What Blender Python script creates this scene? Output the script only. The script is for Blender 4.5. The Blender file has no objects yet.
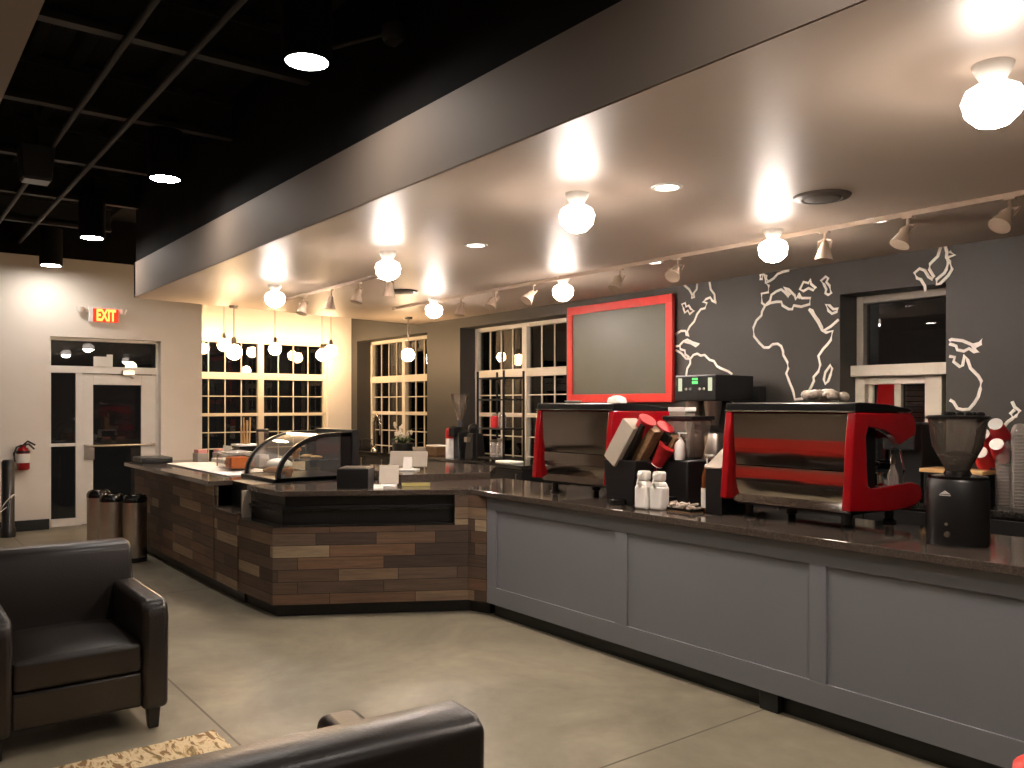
import bpy, math, random
from mathutils import Vector, Matrix
random.seed(7)
C = bpy.context.scene.collection
PI = math.pi
# ------------------------------------------------------------------ camera model (pixel -> world on a given plane)
FPX = 840.0
HOR = 405.0
EYE = 1.55
AZ = math.atan(642 / FPX)
CA, SA = math.cos(AZ), math.sin(AZ)

def P(px, py, X=None, Y=None, Z=None):
    t = (px - 512) / FPX
    d = (-CA + SA * t, SA + CA * t, (HOR - py) / FPX)
    k = Y / d[1] if Y is not None else X / d[0] if X is not None else (Z - EYE) / d[2]
    return Vector((k * d[0], k * d[1], EYE + k * d[2]))

# ------------------------------------------------------------------ materials
def lin(c):
    return tuple((v / 255 / 12.92) if v <= 10 else ((v / 255 + .055) / 1.055) ** 2.4 for v in c) + (1,)

MATS = {}
def graded_bulb_mat(name, col, lo, hi):
    """bulb glow graded by height: cut at the neck to spare the ceiling, strong below"""
    m = bpy.data.materials.new(name); m.use_nodes = True
    nt = m.node_tree; nt.nodes.clear(); L = nt.links.new
    out = nt.nodes.new('ShaderNodeOutputMaterial'); e = nt.nodes.new('ShaderNodeEmission')
    e.inputs['Color'].default_value = lin(col)
    tc = nt.nodes.new('ShaderNodeTexCoord'); sp = nt.nodes.new('ShaderNodeSeparateXYZ')
    mr = nt.nodes.new('ShaderNodeMapRange')
    L(tc.outputs['Object'], sp.inputs[0]); L(sp.outputs['Z'], mr.inputs[0])
    mr.inputs[1].default_value = -.172; mr.inputs[2].default_value = -.15; mr.inputs[3].default_value = lo; mr.inputs[4].default_value = hi
    L(mr.outputs[0], e.inputs['Strength']); L(e.outputs[0], out.inputs['Surface'])
    return m
def mat(name, col, rough=.5, metal=0, var=.08, scale=12, bump=0, bscale=60, spec=.5, coat=0, emit=None, estr=0, trans=0, alpha=1):
    """a principled material whose colour breathes slightly with a noise texture"""
    m = bpy.data.materials.new(name); m.use_nodes = True
    nt = m.node_tree; b = nt.nodes['Principled BSDF']
    b.inputs['Roughness'].default_value = rough
    b.inputs['Metallic'].default_value = metal
    b.inputs['Specular IOR Level'].default_value = spec
    b.inputs['Coat Weight'].default_value = coat
    b.inputs['Transmission Weight'].default_value = trans
    b.inputs['Alpha'].default_value = alpha
    c = lin(col)
    tc = nt.nodes.new('ShaderNodeTexCoord')
    n = nt.nodes.new('ShaderNodeTexNoise'); n.inputs['Scale'].default_value = scale; n.inputs['Detail'].default_value = 4
    nt.links.new(tc.outputs['Object'], n.inputs['Vector'])
    r = nt.nodes.new('ShaderNodeValToRGB')
    r.color_ramp.elements[0].color = tuple(v * (1 - var) for v in c[:3]) + (1,)
    r.color_ramp.elements[1].color = tuple(min(1, v * (1 + var)) for v in c[:3]) + (1,)
    r.color_ramp.elements[0].position = .3; r.color_ramp.elements[1].position = .7
    nt.links.new(n.outputs['Fac'], r.inputs['Fac'])
    nt.links.new(r.outputs['Color'], b.inputs['Base Color'])
    if bump:
        n2 = nt.nodes.new('ShaderNodeTexNoise'); n2.inputs['Scale'].default_value = bscale; n2.inputs['Detail'].default_value = 6
        nt.links.new(tc.outputs['Object'], n2.inputs['Vector'])
        bp = nt.nodes.new('ShaderNodeBump'); bp.inputs['Strength'].default_value = bump; bp.inputs['Distance'].default_value = .01
        nt.links.new(n2.outputs['Fac'], bp.inputs['Height']); nt.links.new(bp.outputs['Normal'], b.inputs['Normal'])
    if emit:
        b.inputs['Emission Color'].default_value = lin(emit); b.inputs['Emission Strength'].default_value = estr
    MATS[name] = m
    return m

def glass_mat(name, tint=(1, 1, 1), gloss=1.0, rough=.0, cloud=0.0, cloud_col=(200, 200, 200)):
    """clear sheet glass: fresnel mix of see-through and mirror, optional haze on the glass"""
    m = bpy.data.materials.new(name); m.use_nodes = True
    nt = m.node_tree; nt.nodes.clear()
    out = nt.nodes.new('ShaderNodeOutputMaterial')
    tr = nt.nodes.new('ShaderNodeBsdfTransparent'); tr.inputs['Color'].default_value = tuple(tint) + (1,)
    gl = nt.nodes.new('ShaderNodeBsdfGlossy'); gl.inputs['Roughness'].default_value = rough
    fr = nt.nodes.new('ShaderNodeFresnel'); fr.inputs['IOR'].default_value = 1.5
    mu = nt.nodes.new('ShaderNodeMath'); mu.operation = 'MULTIPLY'; mu.inputs[1].default_value = gloss; mu.use_clamp = True
    nt.links.new(fr.outputs[0], mu.inputs[0])
    mx = nt.nodes.new('ShaderNodeMixShader')
    nt.links.new(mu.outputs[0], mx.inputs[0]); nt.links.new(tr.outputs[0], mx.inputs[1]); nt.links.new(gl.outputs[0], mx.inputs[2])
    last = mx
    if cloud:
        df = nt.nodes.new('ShaderNodeBsdfDiffuse'); df.inputs['Color'].default_value = lin(cloud_col)
        m2 = nt.nodes.new('ShaderNodeMixShader'); m2.inputs[0].default_value = cloud
        nt.links.new(mx.outputs[0], m2.inputs[1]); nt.links.new(df.outputs[0], m2.inputs[2]); last = m2
    nt.links.new(last.outputs[0], out.inputs['Surface'])
    MATS[name] = m
    return m

def emit_mat(name, col, s):
    m = bpy.data.materials.new(name); m.use_nodes = True
    nt = m.node_tree; nt.nodes.clear()
    out = nt.nodes.new('ShaderNodeOutputMaterial'); e = nt.nodes.new('ShaderNodeEmission')
    e.inputs['Color'].default_value = lin(col); e.inputs['Strength'].default_value = s
    nt.links.new(e.outputs[0], out.inputs['Surface'])
    MATS[name] = m
    return m

M_WALL = mat('white_wall_paint', (232, 224, 214), .6, var=.02, scale=3, bump=.04, bscale=180)
M_BEIGE = mat('taupe_wall_paint', (126, 113, 102), .65, var=.02, scale=3, bump=.04, bscale=180)
M_CEIL = mat('ceiling_paint', (198, 181, 166), .45, var=.02, scale=2, bump=.03, bscale=160)
M_BLACKC = mat('black_ceiling_paint', (25, 24, 24), .9, var=.2, scale=4, spec=.12)
M_JOIST = mat('black_steel_paint', (36, 35, 33), .6, var=.2, scale=6)
M_DARK = mat('charcoal_wall_paint', (58, 55, 51), .55, var=.04, scale=3, bump=.04, bscale=180)
M_TRIM = mat('white_window_trim', (222, 212, 194), .4, var=.02)
M_DOORF = mat('white_aluminium', (232, 228, 222), .4, var=.02)
M_BLACK = mat('black_plastic', (20, 20, 21), .38, var=.15)
M_BLACKM = mat('black_metal', (17, 17, 18), .3, var=.15, metal=.3)
M_BLACKG = mat('black_gloss', (15, 14, 14), .12, var=.1)
M_KICK = mat('black_toe_kick', (16, 17, 18), .45, var=.2)
M_GREY = mat('grey_cabinet_paint', (117, 119, 125), .42, var=.015, scale=4)
M_RED = mat('red_enamel', (150, 10, 20), .18, var=.04, coat=.6)
M_REDF = mat('red_frame_paint', (214, 52, 44), .4, var=.05)
M_CUPR = mat('red_paper_cup', (206, 44, 50), .5, var=.05)
M_STEEL = mat('polished_steel', (205, 198, 190), .07, metal=1, var=.03, scale=5)
M_BRUSH = mat('brushed_steel', (190, 180, 170), .28, metal=1, var=.06, scale=9)
M_CHROME = mat('chrome', (225, 222, 218), .08, metal=1, var=.02)
M_WHITE = mat('white_plastic', (238, 234, 228), .4, var=.02)
M_PAPER = mat('white_paper', (244, 240, 234), .7, var=.03, scale=25, bump=.1, bscale=25)
M_CARD = mat('beige_board', (176, 166, 152), .6, var=.04)
M_TAN = mat('tan_wood', (206, 164, 110), .5, var=.12, scale=20)
M_ORANGE = mat('orange_pastry', (232, 120, 36), .5, var=.12, scale=20)
M_BEAN = mat('dark_roast_beans', (26, 17, 12), .4, var=.5, scale=90, bump=1, bscale=90)
M_BOARD = mat('chalkboard_slate', (92, 92, 80), .38, var=.05, scale=2)
M_MURAL = mat('white_mural_paint', (248, 242, 232), .6, var=.03)
M_YELLOW = mat('pale_yellow_plastic', (226, 214, 140), .5, var=.03)
M_PINK = mat('pale_pink_label', (220, 150, 145), .5, var=.05)
M_AMBER = mat('amber_syrup', (96, 48, 18), .15, var=.05)
M_FOIL = mat('crumpled_foil_wrap', (186, 172, 158), .4, var=.25, scale=40, bump=.8, bscale=30, metal=.3)
M_BASKET = mat('brown_wicker', (120, 92, 62), .6, var=.3, scale=60, bump=.6, bscale=90)
M_PASTRY = mat('baked_pastry', (196, 132, 70), .6, var=.2, scale=30)
M_GREEN = mat('green_leaf', (54, 78, 44), .5, var=.2)
M_SILVERG = mat('silver_grey_frame', (150, 142, 130), .4, var=.03)
M_LABEL = mat('silver_print', (200, 196, 190), .4, var=.02)
M_SLAT = mat('brown_blind', (70, 50, 40), .6, var=.1)
M_TRACK = mat('cream_track_metal', (190, 170, 150), .4, var=.03)
M_VENT = mat('vent_grey_metal', (96, 86, 78), .5, var=.05)
M_DARKROOM = mat('night_pane_board', (16, 17, 17), .25, var=.1)
G_WIN = glass_mat('window_glass', (.72, .72, .72), 1.2)
G_CASE = glass_mat('clear_case_glass', (.95, .95, .93), 1.3, .02, .05)
G_HOP = glass_mat('smoky_hopper_plastic', (.86, .82, .78), 1.6, .03, .10, (205, 190, 176))
G_HOPW = glass_mat('hazy_hopper_plastic', (.9, .87, .84), 1.8, .04, .28, (214, 200, 188))
G_CUP = glass_mat('clear_cup_plastic', (.93, .9, .88), 2.0, .05, .24, (250, 240, 230))
E_GLOBE = graded_bulb_mat('warm_lamp_glow', (255, 238, 223), 320, 4.5)
E_PEND = emit_mat('amber_lamp_glow', (255, 212, 160), 65)
E_CYL = emit_mat('cool_lamp_glow', (255, 244, 233), 88)
E_DOWN = emit_mat('soft_downlight_glow', (255, 236, 222), 7)
E_HEAD = emit_mat('spot_lamp_glow', (255, 232, 205), 10)
E_EXIT = emit_mat('exit_letters_glow', (255, 92, 40), 7)
M_EXITF = mat('exit_red_lens', (190, 50, 30), .4, emit=(255, 60, 30), estr=.5)
E_LED = emit_mat('green_display', (110, 230, 120), 1.2)
E_BTN = emit_mat('cream_button_panel', (226, 228, 190), .75)
E_BLUE = emit_mat('blue_indicator', (80, 120, 255), 5)

def leather():
    m = mat('dark_brown_leather', (35, 29, 26), .34, var=.15, scale=5, bump=.1, bscale=120, spec=.5)
    return m
M_LEATHER = leather()
M_LEG = mat('espresso_wood_leg', (26, 19, 16), .4, var=.2, scale=18)

def concrete():
    m = bpy.data.materials.new('polished_concrete'); m.use_nodes = True
    nt = m.node_tree; b = nt.nodes['Principled BSDF']; L = nt.links.new
    geo = nt.nodes.new('ShaderNodeNewGeometry')
    n1 = nt.nodes.new('ShaderNodeTexNoise'); n1.inputs['Scale'].default_value = 1.1; n1.inputs['Detail'].default_value = 8; n1.inputs['Roughness'].default_value = .62
    n1.inputs['Distortion'].default_value = .6
    L(geo.outputs['Position'], n1.inputs['Vector'])
    r = nt.nodes.new('ShaderNodeValToRGB'); e = r.color_ramp.elements
    e[0].position = .3; e[0].color = lin((112, 106, 91)); e[1].position = .72; e[1].color = lin((160, 152, 132))
    L(n1.outputs['Fac'], r.inputs['Fac'])
    n2 = nt.nodes.new('ShaderNodeTexNoise'); n2.inputs['Scale'].default_value = 9; n2.inputs['Detail'].default_value = 8
    L(geo.outputs['Position'], n2.inputs['Vector'])
    mx = nt.nodes.new('ShaderNodeMixRGB'); mx.blend_type = 'OVERLAY'; mx.inputs[0].default_value = .28
    L(r.outputs['Color'], mx.inputs[1]); L(n2.outputs['Fac'], mx.inputs[2])
    # saw-cut joints on a square grid
    sx = nt.nodes.new('ShaderNodeSeparateXYZ'); L(geo.outputs['Position'], sx.inputs[0])
    def joint(axis, off, period):
        a = nt.nodes.new('ShaderNodeMath'); a.operation = 'SUBTRACT'; L(sx.outputs[axis], a.inputs[0]); a.inputs[1].default_value = off
        p = nt.nodes.new('ShaderNodeMath'); p.operation = 'PINGPONG'; L(a.outputs[0], p.inputs[0]); p.inputs[1].default_value = period / 2
        l = nt.nodes.new('ShaderNodeMath'); l.operation = 'LESS_THAN'; L(p.outputs[0], l.inputs[0]); l.inputs[1].default_value = .006
        return l
    j1, j2 = joint('X', -2.62, 4.6), joint('Y', 1.34, 4.6)
    mxm = nt.nodes.new('ShaderNodeMath'); mxm.operation = 'MAXIMUM'; L(j1.outputs[0], mxm.inputs[0]); L(j2.outputs[0], mxm.inputs[1])
    m2 = nt.nodes.new('ShaderNodeMixRGB'); L(mxm.outputs[0], m2.inputs[0]); L(mx.outputs[0], m2.inputs[1]); m2.inputs[2].default_value = lin((84, 76, 64))
    L(m2.outputs[0], b.inputs['Base Color'])
    mr = nt.nodes.new('ShaderNodeMapRange'); L(n2.outputs['Fac'], mr.inputs[0]); mr.inputs[3].default_value = .3; mr.inputs[4].default_value = .5
    L(mr.outputs[0], b.inputs['Roughness'])
    b.inputs['Specular IOR Level'].default_value = .4
    return m
M_FLOOR = concrete()

def planks(name, tones, bw=.62, rh=.088, rough=.6):
    """reclaimed boards laid in running bond; every board picks its own tone. Uses UV in metres."""
    m = bpy.data.materials.new(name); m.use_nodes = True
    nt = m.node_tree; b = nt.nodes['Principled BSDF']; L = nt.links.new
    uv = nt.nodes.new('ShaderNodeUVMap')
    br = nt.nodes.new('ShaderNodeTexBrick')
    br.inputs['Color1'].default_value = (0, 0, 0, 1); br.inputs['Color2'].default_value = (1, 1, 1, 1)
    br.inputs['Mortar'].default_value = (.5, .5, .5, 1)
    br.inputs['Scale'].default_value = 1; br.inputs['Mortar Size'].default_value = 0.0
    br.inputs['Brick Width'].default_value = bw; br.inputs['Row Height'].default_value = rh
    br.offset = .37; br.offset_frequency = 2; br.squash = .7; br.squash_frequency = 3
    L(uv.outputs[0], br.inputs['Vector'])
    r = nt.nodes.new('ShaderNodeValToRGB'); r.color_ramp.interpolation = 'CONSTANT'
    el = r.color_ramp.elements
    for i, t in enumerate(tones):
        e = el[i] if i < 2 else el.new(i / len(tones))
        e.position = i / len(tones); e.color = lin(t)
    L(br.outputs['Color'], r.inputs['Fac'])
    mp = nt.nodes.new('ShaderNodeMapping'); mp.inputs['Scale'].default_value = (2.2, 34, 1)
    L(uv.outputs[0], mp.inputs['Vector'])
    ad = nt.nodes.new('ShaderNodeVectorMath'); ad.operation = 'ADD'
    L(mp.outputs[0], ad.inputs[0])
    sc = nt.nodes.new('ShaderNodeVectorMath'); sc.operation = 'SCALE'; sc.inputs['Scale'].default_value = 37
    L(br.outputs['Color'], sc.inputs[0]); L(sc.outputs[0], ad.inputs[1])
    gn = nt.nodes.new('ShaderNodeTexNoise'); gn.inputs['Scale'].default_value = 1.6; gn.inputs['Detail'].default_value = 8; gn.inputs['Roughness'].default_value = .7
    L(ad.outputs[0], gn.inputs['Vector'])
    ov = nt.nodes.new('ShaderNodeMixRGB'); ov.blend_type = 'OVERLAY'; ov.inputs[0].default_value = .85
    L(r.outputs['Color'], ov.inputs[1]); L(gn.outputs['Fac'], ov.inputs[2])
    b2 = nt.nodes.new('ShaderNodeTexBrick'); 
    for k in ('Scale', 'Brick Width', 'Row Height'): b2.inputs[k].default_value = br.inputs[k].default_value
    b2.offset = .37; b2.offset_frequency = 2; b2.squash = .7; b2.squash_frequency = 3
    b2.inputs['Mortar Size'].default_value = .0022
    L(uv.outputs[0], b2.inputs['Vector'])
    mm = nt.nodes.new('ShaderNodeMixRGB'); L(b2.outputs['Fac'], mm.inputs[0]); L(ov.outputs[0], mm.inputs[1]); mm.inputs[2].default_value = lin((22, 18, 15))
    L(mm.outputs[0], b.inputs['Base Color'])
    b.inputs['Roughness'].default_value = rough
    bp = nt.nodes.new('ShaderNodeBump'); bp.inputs['Strength'].default_value = .25; bp.inputs['Distance'].default_value = .01
    L(gn.outputs['Fac'], bp.inputs['Height']); L(bp.outputs[0], b.inputs['Normal'])
    return m
M_PLANK = planks('reclaimed_boards', [(84, 66, 52), (104, 82, 64), (70, 56, 46), (112, 86, 65), (90, 73, 60), (146, 128, 104), (80, 64, 53), (100, 76, 57), (66, 53, 45), (118, 97, 77), (88, 67, 52), (96, 79, 66)])

def stone(name, c1, c2, rough=.07):
    m = bpy.data.materials.new(name); m.use_nodes = True
    nt = m.node_tree; b = nt.nodes['Principled BSDF']; L = nt.links.new
    tc = nt.nodes.new('ShaderNodeTexCoord')
    n = nt.nodes.new('ShaderNodeTexNoise'); n.inputs['Scale'].default_value = 70; n.inputs['Detail'].default_value = 5
    L(tc.outputs['Object'], n.inputs['Vector'])
    v = nt.nodes.new('ShaderNodeTexVoronoi'); v.inputs['Scale'].default_value = 120
    L(tc.outputs['Object'], v.inputs['Vector'])
    a = nt.nodes.new('ShaderNodeMath'); a.operation = 'MULTIPLY'; L(n.outputs['Fac'], a.inputs[0]); L(v.outputs['Distance'], a.inputs[1])
    r = nt.nodes.new('ShaderNodeValToRGB'); e = r.color_ramp.elements
    e[0].position = .1; e[0].color = lin(c1); e[1].position = .5; e[1].color = lin(c2)
    L(a.outputs[0], r.inputs['Fac']); L(r.outputs[0], b.inputs['Base Color'])
    b.inputs['Roughness'].default_value = rough
    return m
M_STONE = stone('dark_polished_stone', (60, 53, 48), (92, 82, 74), .08)
M_STONEB = stone('black_polished_stone', (24, 22, 21), (44, 41, 38), .1)

def rug_mat():
    m = bpy.data.materials.new('leaf_pattern_pile'); m.use_nodes = True
    nt = m.node_tree; b = nt.nodes['Principled BSDF']; L = nt.links.new
    tc = nt.nodes.new('ShaderNodeTexCoord')
    mp = nt.nodes.new('ShaderNodeMapping'); mp.inputs['Scale'].default_value = (7, 19, 1); mp.inputs['Rotation'].default_value = (0, 0, .5)
    L(tc.outputs['Object'], mp.inputs['Vector'])
    n = nt.nodes.new('ShaderNodeTexNoise'); n.inputs['Scale'].default_value = 1; n.inputs['Distortion'].default_value = 1.3; n.inputs['Detail'].default_value = 5
    L(mp.outputs[0], n.inputs['Vector'])
    r = nt.nodes.new('ShaderNodeValToRGB'); el = r.color_ramp.elements
    tones = [(.0, (120, 88, 56)), (.40, (158, 122, 82)), (.445, (226, 202, 160)), (.54, (238, 218, 180)), (.60, (206, 172, 122)), (.64, (146, 124, 84))]
    for i, (p, t) in enumerate(tones):
        e = el[i] if i < 2 else el.new(p)
        e.position = p; e.color = lin(t)
    L(n.outputs['Fac'], r.inputs['Fac']); L(r.outputs[0], b.inputs['Base Color'])
    b.inputs['Roughness'].default_value = .95
    bp = nt.nodes.new('ShaderNodeBump'); bp.inputs['Strength'].default_value = .6; bp.inputs['Distance'].default_value = .01
    n2 = nt.nodes.new('ShaderNodeTexNoise'); n2.inputs['Scale'].default_value = 160
    L(tc.outputs['Object'], n2.inputs['Vector']); L(n2.outputs['Fac'], bp.inputs['Height']); L(bp.outputs[0], b.inputs['Normal'])
    return m
M_RUG = rug_mat()

# ------------------------------------------------------------------ mesh building
class MB:
    def __init__(s): s.v = []; s.f = []; s.uv = {}
    def add(s, vs, fs, uvs=None):
        o = len(s.v); s.v += [tuple(v) for v in vs]
        for i, f in enumerate(fs):
            if uvs: s.uv[len(s.f)] = uvs[i]
            s.f.append([o + k for k in f])
        return s
    def box(s, x0, x1, y0, y1, z0, z1):
        if x0 > x1: x0, x1 = x1, x0
        if y0 > y1: y0, y1 = y1, y0
        if z0 > z1: z0, z1 = z1, z0
        vs = [(x, y, z) for z in (z0, z1) for y in (y0, y1) for x in (x0, x1)]
        return s.add(vs, [(0, 2, 3, 1), (4, 5, 7, 6), (0, 1, 5, 4), (2, 6, 7, 3), (0, 4, 6, 2), (1, 3, 7, 5)])
    def taper(s, c, w0, d0, w1, d1, z0, z1, dx=0, dy=0):
        x, y = c
        vs = []
        for (w, d, z, ox, oy) in ((w0, d0, z0, 0, 0), (w1, d1, z1, dx, dy)):
            vs += [(x + ox + a * w / 2, y + oy + b * d / 2, z) for b in (-1, 1) for a in (-1, 1)]
        return s.add(vs, [(0, 2, 3, 1), (4, 5, 7, 6), (0, 1, 5, 4), (2, 6, 7, 3), (0, 4, 6, 2), (1, 3, 7, 5)])
    def prism(s, poly, a0, a1, axis='z'):
        """poly: list of 2D points. axis z -> (x,y); x -> (y,z); y -> (x,z)"""
        n = len(poly)
        area = sum(poly[i][0] * poly[(i + 1) % n][1] - poly[(i + 1) % n][0] * poly[i][1] for i in range(n))
        if axis == 'y': area = -area
        if area < 0: poly = poly[::-1]
        def p3(p, a): return (p[0], p[1], a) if axis == 'z' else (a, p[0], p[1]) if axis == 'x' else (p[0], a, p[1])
        vs = [p3(p, a0) for p in poly] + [p3(p, a1) for p in poly]
        fs = [tuple(range(n))[::-1], tuple(range(n, 2 * n))] + [(i, (i + 1) % n, n + (i + 1) % n, n + i) for i in range(n)]
        return s.add(vs, fs)
    def lathe(s, prof, c=(0, 0, 0), n=24, sx=1, sy=1, M=None, cap=True):
        """prof: (r, z) from bottom to top"""
        vs = []
        for r, z in prof:
            for i in range(n):
                a = 2 * PI * i / n
                v = Vector((r * math.cos(a) * sx, r * math.sin(a) * sy, z))
                if M is not None: v = M @ v
                vs.append(v + Vector(c))
        fs = []
        for j in range(len(prof) - 1):
            for i in range(n):
                fs.append((j * n + i, j * n + (i + 1) % n, (j + 1) * n + (i + 1) % n, (j + 1) * n + i))
        if cap and prof[0][0] > 1e-6: fs.append(tuple(range(n))[::-1])
        if cap and prof[-1][0] > 1e-6: fs.append(tuple((len(prof) - 1) * n + i for i in range(n)))
        return s.add(vs, fs)
    def cyl(s, c, r, z0, z1, n=24): return s.lathe([(r, z0), (r, z1)], (c[0], c[1], 0), n)
    def sphere(s, c, r, n=16, m=10, sz=1, sx=1, sy=1):
        return s.lathe([(max(r * math.sin(PI * j / m), 1e-7), -r * sz * math.cos(PI * j / m)) for j in range(m + 1)], c, n, sx, sy)
    def tube(s, pts, r, n=8, closed=False, flat=None):
        pts = [Vector(p) for p in pts]; k = len(pts); vs = []; fs = []
        for i, p in enumerate(pts):
            a = pts[(i - 1) % k] if (i or closed) else p
            b = pts[(i + 1) % k] if (i < k - 1 or closed) else p
            d = (b - a)
            d = d.normalized() if d.length > 1e-9 else Vector((0, 0, 1))
            u = d.cross(Vector((0, 0, 1)))
            if u.length < .05: u = d.cross(Vector((0, 1, 0)))
            u.normalize(); w = d.cross(u).normalized()
            rr = r[i] if isinstance(r, (list, tuple)) else r
            for j in range(n):
                q = 2 * PI * j / n
                o = u * math.cos(q) * rr + w * math.sin(q) * rr
                vs.append(p + o)
        if flat is not None:
            vs = [Vector((v.x, flat - abs(v.y - flat) * .35 if v.y < flat else flat + .001, v.z)) for v in vs]
        rng = k if closed else k - 1
        for i in range(rng):
            for j in range(n):
                fs.append((i * n + j, i * n + (j + 1) % n, ((i + 1) % k) * n + (j + 1) % n, ((i + 1) % k) * n + j))
        if not closed: fs += [tuple(range(n))[::-1], tuple((k - 1) * n + j for j in range(n))]
        return s.add(vs, fs)
    def rod(s, a, b, r, n=10): return s.tube([a, b], r, n)
    def xf(s, M):
        s.v = [tuple(M @ Vector(v)) for v in s.v]; return s

def obj(name, mb, m, parent=None, bevel=0, smooth=False, world=False, seg=2, sub=0):
    me = bpy.data.meshes.new(name)
    vs = mb.v
    if world and parent is not None:
        o = parent.location; vs = [(v[0] - o.x, v[1] - o.y, v[2] - o.z) for v in vs]
    me.from_pydata(vs, [], mb.f)
    if mb.uv:
        ul = me.uv_layers.new(name='UVMap')
        for pi, p in enumerate(me.polygons):
            q = mb.uv.get(pi)
            for li, l in enumerate(p.loop_indices): ul.data[l].uv = q[li] if q else (0, 0)
    me.materials.append(m)
    import bmesh
    bm = bmesh.new(); bm.from_mesh(me)
    bmesh.ops.recalc_face_normals(bm, faces=bm.faces); bm.to_mesh(me); bm.free()
    ob = bpy.data.objects.new(name, me); C.objects.link(ob)
    if parent is not None: ob.parent = parent
    if bevel:
        b = ob.modifiers.new('bevel', 'BEVEL'); b.width = bevel; b.segments = seg; b.limit_method = 'ANGLE'; b.angle_limit = math.radians(40)
        b.harden_normals = False
    if sub:
        s_ = ob.modifiers.new('sub', 'SUBSURF'); s_.levels = sub; s_.render_levels = sub
    if smooth:
        for p in me.polygons: p.use_smooth = True
        try:
            me.set_sharp_from_angle(angle=math.radians(38))
        except Exception: pass
    return ob

def tag(o, label, cat, group=None, kind=None):
    o['label'] = label; o['category'] = cat
    if group: o['group'] = group
    if kind: o['kind'] = kind
    return o
def thing(name, label, cat, loc=(0, 0, 0), rot=0, group=None):
    o = bpy.data.objects.new(name, None); C.objects.link(o)
    o.location = loc; o.rotation_euler = (0, 0, rot); o.empty_display_size = .1
    return tag(o, label, cat, group)
def struct(name, mb, m, bevel=0, label=None, parent=None, smooth=False):
    o = obj(name, mb, m, parent, bevel, smooth)
    if parent is None: o['kind'] = 'structure'
    if label: o['label'] = label
    return o
def sroot(name, label=None):
    o = bpy.data.objects.new(name, None); C.objects.link(o); o['kind'] = 'structure'; o.empty_display_size = .1
    if label: o['label'] = label
    return o
def kids(o): return [c for c in bpy.data.objects if c.parent == o]
def dup(o, loc=None, rot=None, label=None, parent=None):
    c = o.copy(); C.objects.link(c)
    if parent is not None: c.parent = parent
    for ch in kids(o):
        if ch is not c: dup(ch, parent=c)
    if loc is not None: c.location = loc
    if rot is not None: c.rotation_euler = (0, 0, rot) if not isinstance(rot, tuple) else rot
    if label: c['label'] = label
    return c
def rotm(axis, a): return Matrix.Rotation(a, 4, axis)
def trm(x, y, z): return Matrix.Translation((x, y, z))

# ------------------------------------------------------------------ dimensions of the place
XE = -11.85          # exit wall
XW = -12.30          # window wall beyond it
YB = 6.15            # charcoal back wall
REC = .24            # window recess
ZC = 2.69            # white dropped ceiling
YK = 2.29            # bulkhead face
ZD = 3.95            # black deck
X1, Y0 = 2.2, -3.2   # walls behind the camera
DK = 3.40            # height where black paint starts on the walls

# ------------------------------------------------------------------ setting
struct('floor', MB().box(XW - .3, X1, Y0, YB + .3, -.1, 0), M_FLOOR)
# exit wall with a door opening
dy0, dy1, dz1 = P(50, 400, X=XE).y, P(161, 400, X=XE).y, 2.41
YEc = P(202, 400, X=XE).y
w = MB().box(XE - .45, XE, Y0, dy0, 0, DK).box(XE - .45, XE, dy1, YEc, 0, DK).box(XE - .45, XE, dy0, dy1, dz1, DK)
struct('wall_exit', w, M_WALL)
struct('wall_exit_upper', MB().box(XE - .45, XE, Y0, YEc, DK, ZD), M_BLACKC)
# window wall
wy0, wy1 = P(190, 400, X=XW).y, P(328, 400, X=XW).y
wzt, wzb = 2.52, .62
YWc = YB
w = MB().box(XW - .2, XW, wy1, YB, 0, ZD).box(XW - .2, XW, wy0, wy1, wzt, ZD).box(XW - .2, XW, wy0, wy1, 0, wzb).box(XW - .2, XW, YEc - .1, wy0, 0, ZD)
struct('wall_window', w, M_WALL)
# back wall with three openings
OP = [(P(357, 400, Y=YB).x, P(427, 400, Y=YB).x, .62, 2.56), (P(460, 400, Y=YB).x, P(460, 400, Y=YB).x + 2.12, .62, 2.56), (P(840, 400, Y=YB).x, P(946, 400, Y=YB).x, .95, 2.43)]
w = MB(); xs = XW - .2
for (a, b, z0, z1) in OP:
    w.box(xs, a, YB, YB + .45, 0, ZD).box(a, b, YB, YB + .45, 0, z0).box(a, b, YB, YB + .45, z1, ZD); xs = b
w.box(xs, X1, YB, YB + .45, 0, ZD)
struct('wall_back', w, M_DARK)
struct('wall_side', MB().box(X1, X1 + .15, Y0, YB + .3, 0, ZD), M_BEIGE)
struct('wall_front', MB().box(XE, X1, Y0 - .15, Y0, 0, ZD), M_BEIGE)
rb_ = thing('added_red_bench', 'red bench added behind the camera for the red reflection in the espresso machines', 'bench', (-7.3, Y0 + .3, 0))  # unseen bench put in to give the machines a red reflection
obj('bench_base', MB().box(-1.4, 1.4, -.24, .22, 0, .3), M_BLACK, rb_, .01); obj('bench_seat', MB().box(-1.4, 1.4, -.26, .26, .3, .46), M_REDF, rb_, .03, True); obj('bench_back', MB().box(-1.4, 1.4, -.28, -.14, .46, 1.3), M_REDF, rb_, .03, True)
# black deck with ribs
w = MB().box(XW - .2, X1, Y0, YB + .3, ZD, ZD + .1)
y = Y0 + .1
while y < YK + .2:
    w.prism([(y, ZD), (y + .03, ZD - .05), (y + .1, ZD - .05), (y + .13, ZD)], XE, X1, 'x'); y += .26
struct('ceiling_deck', w, M_BLACKC)
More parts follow.
